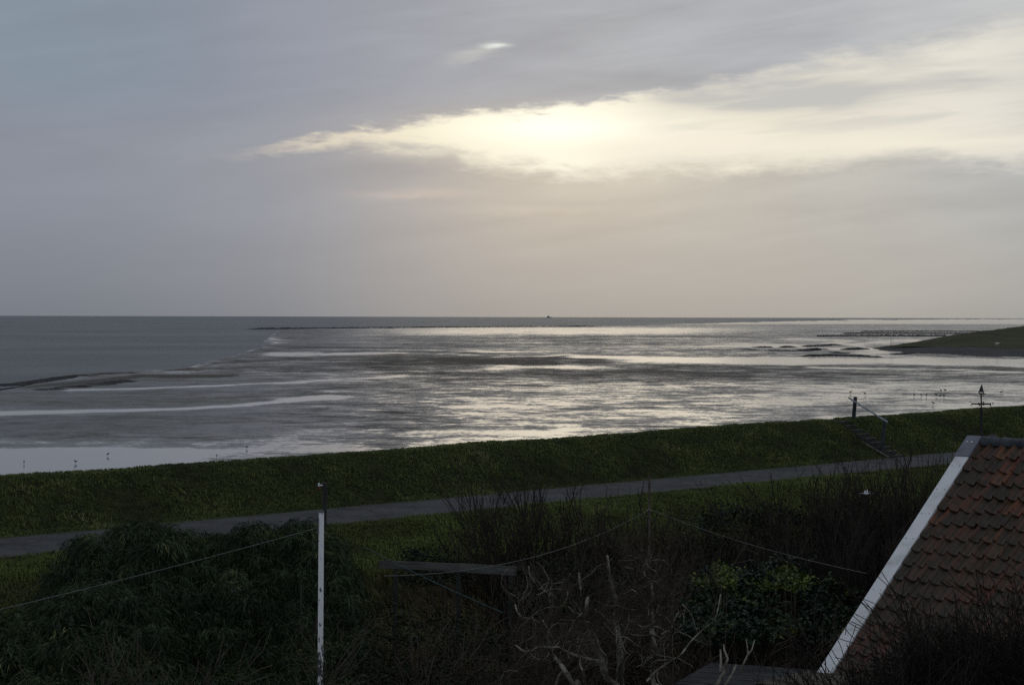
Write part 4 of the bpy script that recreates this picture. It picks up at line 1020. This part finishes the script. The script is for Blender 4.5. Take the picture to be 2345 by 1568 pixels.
SG = 'bare shrubs along the dike road'
specs = [
 (1165, 44, 1042, 'bare many stemmed shrub standing left of the middle, its twigs above the road', 9, .5, .16, 3, .02),
 (1095, 44, 1118, 'low bare shrub at the left end of the row before the road', 6, .4, .18, 2, .014),
 (1235, 43.5, 1085, 'slender bare shrub just right of the tallest one in the row', 5, .3, .14, 3, .014),
 (1325, 44, 1058, 'bare upright shrub with dense twig tops between the two posts', 7, .4, .15, 3, .018),
 (1395, 44, 1082, 'thin bare shrub left of the washing line post', 5, .35, .14, 3, .014),
 (1450, 44, 1104, 'short bare shrub close to the left of the washing line post', 4, .3, .12, 3, .012),
 (1508, 43, 1118, 'bare twigs directly right of the washing line post', 4, .25, .10, 2, .012),
 (1600, 43.5, 1168, 'reddish bare shrub rising left of the evergreen hedge', 6, .4, .16, 3, .014),
 (1712, 43, 1078, 'tall thin bare shoots left most above the evergreen hedge', 3, .4, .05, 1, .010),
 (1745, 42.5, 1074, 'tall thin bare shoots in the middle above the evergreen hedge', 3, .35, .05, 1, .011),
 (1785, 43, 1072, 'tall thin bare shoots on the right above the evergreen hedge', 3, .4, .05, 1, .010),
 (1850, 42, 1100, 'bare shrub between evergreen hedge and the brown thicket', 7, .5, .16, 3, .016),
 (1905, 43, 1050, 'bare brown shrub at the left end of the thicket by the road', 9, .55, .14, 3, .016),
 (1965, 43, 1040, 'tall bare brown shrub in the thicket behind the bird bath', 9, .55, .13, 3, .016),
 (2030, 43, 1032, 'bare brown shrub right of the bird bath', 10, .55, .13, 3, .016),
 (2095, 42, 1022, 'bare brown shrub near the top of the verge board', 10, .55, .13, 3, .016),
 (2150, 41, 1006, 'tallest bare shrub right beside the gable end', 9, .5, .13, 3, .016),
 (1940, 37, 1165, 'dense low bare bush in front of the brown thicket', 11, .8, .22, 3, .014),
 (2020, 36, 1150, 'dense bare bush left of the white verge board', 11, .8, .22, 3, .014),
 (1760, 36, 1190, 'bare branching shrub in the dark hollow behind the ivy bush', 6, .5, .25, 3, .020),
 (1660, 37, 1175, 'bare reddish shrub above the left side of the ivy bush', 6, .5, .2, 3, .016),
 (2075, 36, 1085, 'bare thicket shrub halfway down beside the verge board', 10, .6, .16, 3, .015),
]
for i_, (px, Y, yt, lb, st_, bw, ln, dp, rd) in enumerate(specs):
    bare('bare_shrub', px, Y, yt+(6 if dp > 1 else 0), lb, stems=st_+1 if dp > 1 else st_, mtr=M_midtwig, mtw=M_midtwig, base_w=bw*1.15, lean=ln, depth=dp, rad=rd*1.3, group=SG, seed=100+i_, spread=.42 if dp > 1 else .15, up=.08, nch=4 if dp > 2 else 3, twr=.0072, shrink=.66, q=99.2 if dp > 1 else 100)
# tangles nearer the camera
near = [
 (860, 33, 1320, 'tangled bare bush right of the white pole', 9, 1.0, .5, 3, .014, M_bark, M_twig, .16),
 (980, 31, 1395, 'low tangled bare bush below the plank rail', 10, 1.1, .6, 3, .014, M_bark, M_twig, .18),
 (1110, 32, 1350, 'tangled bare bush under the right end of the plank rail', 9, .9, .5, 3, .014, M_bark, M_twig, .16),
 (1250, 35, 1290, 'brown bare thicket behind the pale crooked tree on its left', 11, 1.2, .35, 3, .014, M_bark, M_twig, .12),
 (1420, 36, 1240, 'brown bare thicket behind the middle of the pale crooked tree', 12, 1.2, .3, 3, .014, M_bark, M_twig, .12),
 (1560, 35.5, 1270, 'brown bare thicket behind the right side of the pale crooked tree', 11, 1.1, .3, 3, .014, M_bark, M_twig, .12),
 (1700, 32, 1400, 'bare bush below the ivy with arching twigs', 9, 1.0, .5, 3, .013, M_bark, M_twig, .16),
 (1830, 31.5, 1380, 'dark tangled bush left of the lower verge board', 11, .9, .4, 3, .013, M_bark, M_twig, .16),
 (1600, 33.5, 1400, 'bare bush with long arching branches at the bottom middle right', 7, .8, .6, 3, .016, M_bark, M_twig, .14),
 (560, 28, 1420, 'bare brown bush in front of the bamboo at the bottom', 5, .4, .55, 3, .020, M_bark, M_twig, .14),
 (670, 28, 1450, 'low bare brown bush left of the white pole foot', 6, .5, .6, 3, .012, M_bark, M_twig, .16),
 (780, 28.5, 1430, 'low bare brown bush hiding the white pole foot', 7, .6, .6, 3, .012, M_bark, M_twig, .16),
 (1000, 28, 1475, 'bare bush at the bottom left of the middle', 8, .9, .6, 3, .012, M_bark, M_twig, .16),
 (2240, 27, 1268, 'dark bare tree in front of the lower roof, left part', 22, .75, .20, 4, .018, M_darktwig, M_darktwig, .12),
 (2330, 26.6, 1205, 'dark bare tree in front of the roof at the right edge', 24, .75, .22, 4, .018, M_darktwig, M_darktwig, .12),
 (2195, 26.8, 1385, 'low dark bare tree at the bottom in front of the eaves', 16, .5, .20, 4, .014, M_darktwig, M_darktwig, .12),
]
for i_, (px, Y, yt, lb, st_, bw, ln, dp, rd, m1_, m2_, wg) in enumerate(near):
    bare('bare_tree' if 'tree in' in lb else 'tangled_bush', px, Y, yt, lb, 'tree' if 'tree in' in lb else 'shrub', st_, bw, ln, dp, rd, m1_, m2_, 'bare bushes in the garden' if 'tree in' not in lb else 'bare trees before the roof', wig=wg, seed=300+i_, spread=.7, nch=5, up=.04, shrink=.66)

# the pale crooked tree: limbs followed one by one
def z8(x, y): return ((x/3.35+1400)*.81, (y/3.35+1500)*.81)
limbs = [
 ([(1150, 1640), (1110, 1461), (1050, 1380), (1000, 1200), (930, 1080), (890, 900), (860, 750), (880, 630)], .085, .03, 32.0),
 ([(1190, 1640), (1180, 1461), (1185, 1250), (1170, 1000), (1140, 850), (1150, 700), (1120, 560), (1080, 380), (1062, 230)], .090, .018, 32.6),
 ([(800, 1600), (740, 1461), (640, 1290), (560, 1190), (510, 1110), (500, 1030)], .062, .02, 31.4),
 ([(970, 1235), (900, 1215), (800, 1190), (640, 1130), (590, 1100), (520, 1105)], .036, .018, 31.5),
 ([(520, 1105), (450, 1098), (380, 1115), (340, 1140), (270, 1135), (220, 1100), (190, 1080)], .026, .009, 31.4),
 ([(885, 862), (850, 860), (740, 850), (620, 840)], .02, .008, 31.8),
 ([(700, 960), (730, 905), (760, 850), (790, 810), (825, 785)], .014, .022, 31.6),
 ([(812, 800), (810, 740), (815, 600), (800, 470), (795, 400)], .026, .018, 32.4),
 ([(1110, 960), (1080, 870), (1010, 790), (940, 740)], .030, .012, 31.9),
 ([(1500, 875), (1430, 905), (1390, 905), (1350, 885)], .022, .008, 32.0),
 ([(1530, 1000), (1480, 970), (1475, 930), (1500, 900), (1535, 905)], .028, .018, 31.8),
 ([(1575, 980), (1630, 950), (1680, 970), (1692, 900), (1700, 830), (1740, 770)], .024, .010, 31.8),
 ([(1500, 870), (1490, 760), (1470, 700), (1505, 650), (1480, 560), (1500, 500)], .036, .02, 32.3),
 ([(1185, 600), (1240, 592), (1300, 558), (1350, 600)], .018, .008, 31.9),
 ([(1535, 490), (1470, 470), (1420, 420), (1410, 390)], .020, .012, 32.2),
 ([(1515, 385), (1450, 340), (1420, 260), (1392, 180)], .020, .012, 32.3),
 ([(1285, 265), (1330, 262), (1375, 238)], .012, .01, 32.3),
 ([(1530, 780), (1545, 720), (1530, 600), (1555, 570)], .020, .013, 32.2),
 ([(1510, 1640), (1500, 1461), (1490, 1300), (1520, 1150), (1500, 1000), (1500, 870)], .050, .03, 32.4),
 ([(1440, 1420), (1520, 1330), (1640, 1250), (1750, 1180), (1850, 1050), (1950, 950), (2060, 860), (2105, 760), (2135, 600)], .020, .008, 31.0),
 ([(575, 1470), (600, 1380), (642, 1325)], .024, .014, 31.0),
 ([(190, 700), (210, 760), (260, 820), (350, 830), (420, 870)], .020, .010, 32.0),
 ([(1055, 1190), (990, 1110), (960, 1000), (930, 960)], .022, .01, 31.6),
 ([(1190, 880), (1250, 930), (1330, 935), (1420, 920), (1500, 905)], .013, .009, 31.9),
 ([(690, 975), (720, 1030), (750, 1075), (780, 1050)], .016, .010, 31.5),
 ([(780, 1020), (850, 1035), (930, 1040)], .012, .012, 31.6),
 ([(830, 1040), (815, 1095)], .02, .016, 31.5),
 ([(1670, 800), (1720, 745), (1735, 650)], .018, .009, 32.2),
 ([(1740, 800), (1785, 788)], .014, .012, 32.0),
 ([(850, 1461), (830, 1330), (800, 1250), (810, 1200)], .026, .014, 31.2),
]
rt = P(1345, 1568, 30.3); rt[2] = 2.0
tree = thing('crooked_tree', tuple(rt), 'pale barked crooked tree with curled bare limbs at the bottom centre', 'tree')
random.seed(41); tw = []; li = 0
for pl, r0, r1, Y in limbs:
    pts = np.array([P(*z8(x, y), Y-2.0+random.gauss(0, .12)+.25*math.sin(j*1.7+li)) for j, (x, y) in enumerate(pl)]); li += 1
    if pl[0][1] > 1590: pts = np.r_[[[pts[0][0]*.3+rt[0]*.7, pts[0][1], 2.0]], pts]
    n = len(pts); tt = np.linspace(0, n-1, n*5)      # Catmull-Rom smoothing
    out = []
    for t in tt:
        i0 = min(int(t), n-2); f = t-i0; p0, p1, p2, p3 = pts[max(i0-1, 0)], pts[i0], pts[i0+1], pts[min(i0+2, n-1)]
        out.append(.5*((2*p1)+(-p0+p2)*f+(2*p0-5*p1+4*p2-p3)*f*f+(-p0+3*p1-3*p2+p3)*f**3))
    out = np.array(out); rr = np.linspace(r0, r1, len(out))*(1+.16*np.sin(np.arange(len(out))*2.1+li)+rng.normal(0, .05, len(out)))
    mb = MB(rt); mb.tube(out, rr*.82, 8); mb.build('trunk' if r0 >= .05 else 'limb', M_palebark, tree, True)
    for _ in range(7 if r0 > .03 else 3):
        j = random.randrange(2, len(out)-1); o_ = []
        grow(out[j]-rt, (random.gauss(0, .7), random.gauss(0, .5), .6+random.random()*.5), .45+.5*random.random(), .007, 2, o_, .22, .06, 4, .7)
        tw += [(x[0], np.maximum(x[1], .003)) for x in o_]
V, Q = tubes_np(tw, 3); link('twigs', mesh_np('twigs', V, quads=Q), M_twig, tree)
for _ in range(64):
    x, y = random.uniform(180, 1800), random.uniform(330, 1350)
    p0 = P(*z8(x, y), 30.2+random.gauss(0, .5)); d = np.array([random.gauss(0, 1), random.gauss(0, .4), random.gauss(.3, .7)]); d /= np.linalg.norm(d)
    ax_ = np.array([random.gauss(0, .3), 1.0, random.gauss(0, .3)]); pts = [p0]; turn = random.gauss(0, .26)
    for k_ in range(9):
        d = np.array(Matrix.Rotation(turn+random.gauss(0, .30), 3, Vector(ax_)) @ Vector(d)); pts.append(pts[-1]+d*random.uniform(.05, .10))
    mb = MB(rt); mb.tube(pts, np.linspace(random.uniform(.006, .012), .003, 10), 6); mb.build('curled_twig', M_palebark, tree, True)
# small pale forked stump by the shed
rt2 = P(1660, 1560, 29); rt2[2] = 2.0
t2 = thing('pollard_stump', tuple(rt2), 'pale forked stump with stubby shoots in front of the shed roof', 'tree')
def zs(x, y): return ((x/4.69+1900)*.81, (y/4.69+1750)*.81)
for j, (pl, r0, r1) in enumerate([([(560, 1100), (600, 872), (680, 720), (700, 640)], .045, .03), ([(640, 1000), (720, 860), (800, 720), (850, 600)], .035, .014), ([(640, 700), (650, 560), (640, 400)], .024, .012),
                    ([(700, 640), (740, 520), (690, 400), (685, 330)], .02, .010), ([(1010, 470), (1000, 380), (985, 260)], .012, .008), ([(1000, 470), (1060, 400), (1095, 270)], .014, .009), ([(900, 700), (960, 560), (1005, 465)], .018, .012)]):
    pts = np.array([P(*zs(x, y), 29+.1*k_) for k_, (x, y) in enumerate(pl)])
    if j < 2: pts = np.r_[[rt2+np.array([.1*j, 0, 0])], pts]
    mb = MB(rt2); mb.tube(pts, np.linspace(r0, r1, len(pts)), 7); mb.build('trunk' if j < 2 else 'shoot', M_palebark, t2, True)
print('done')
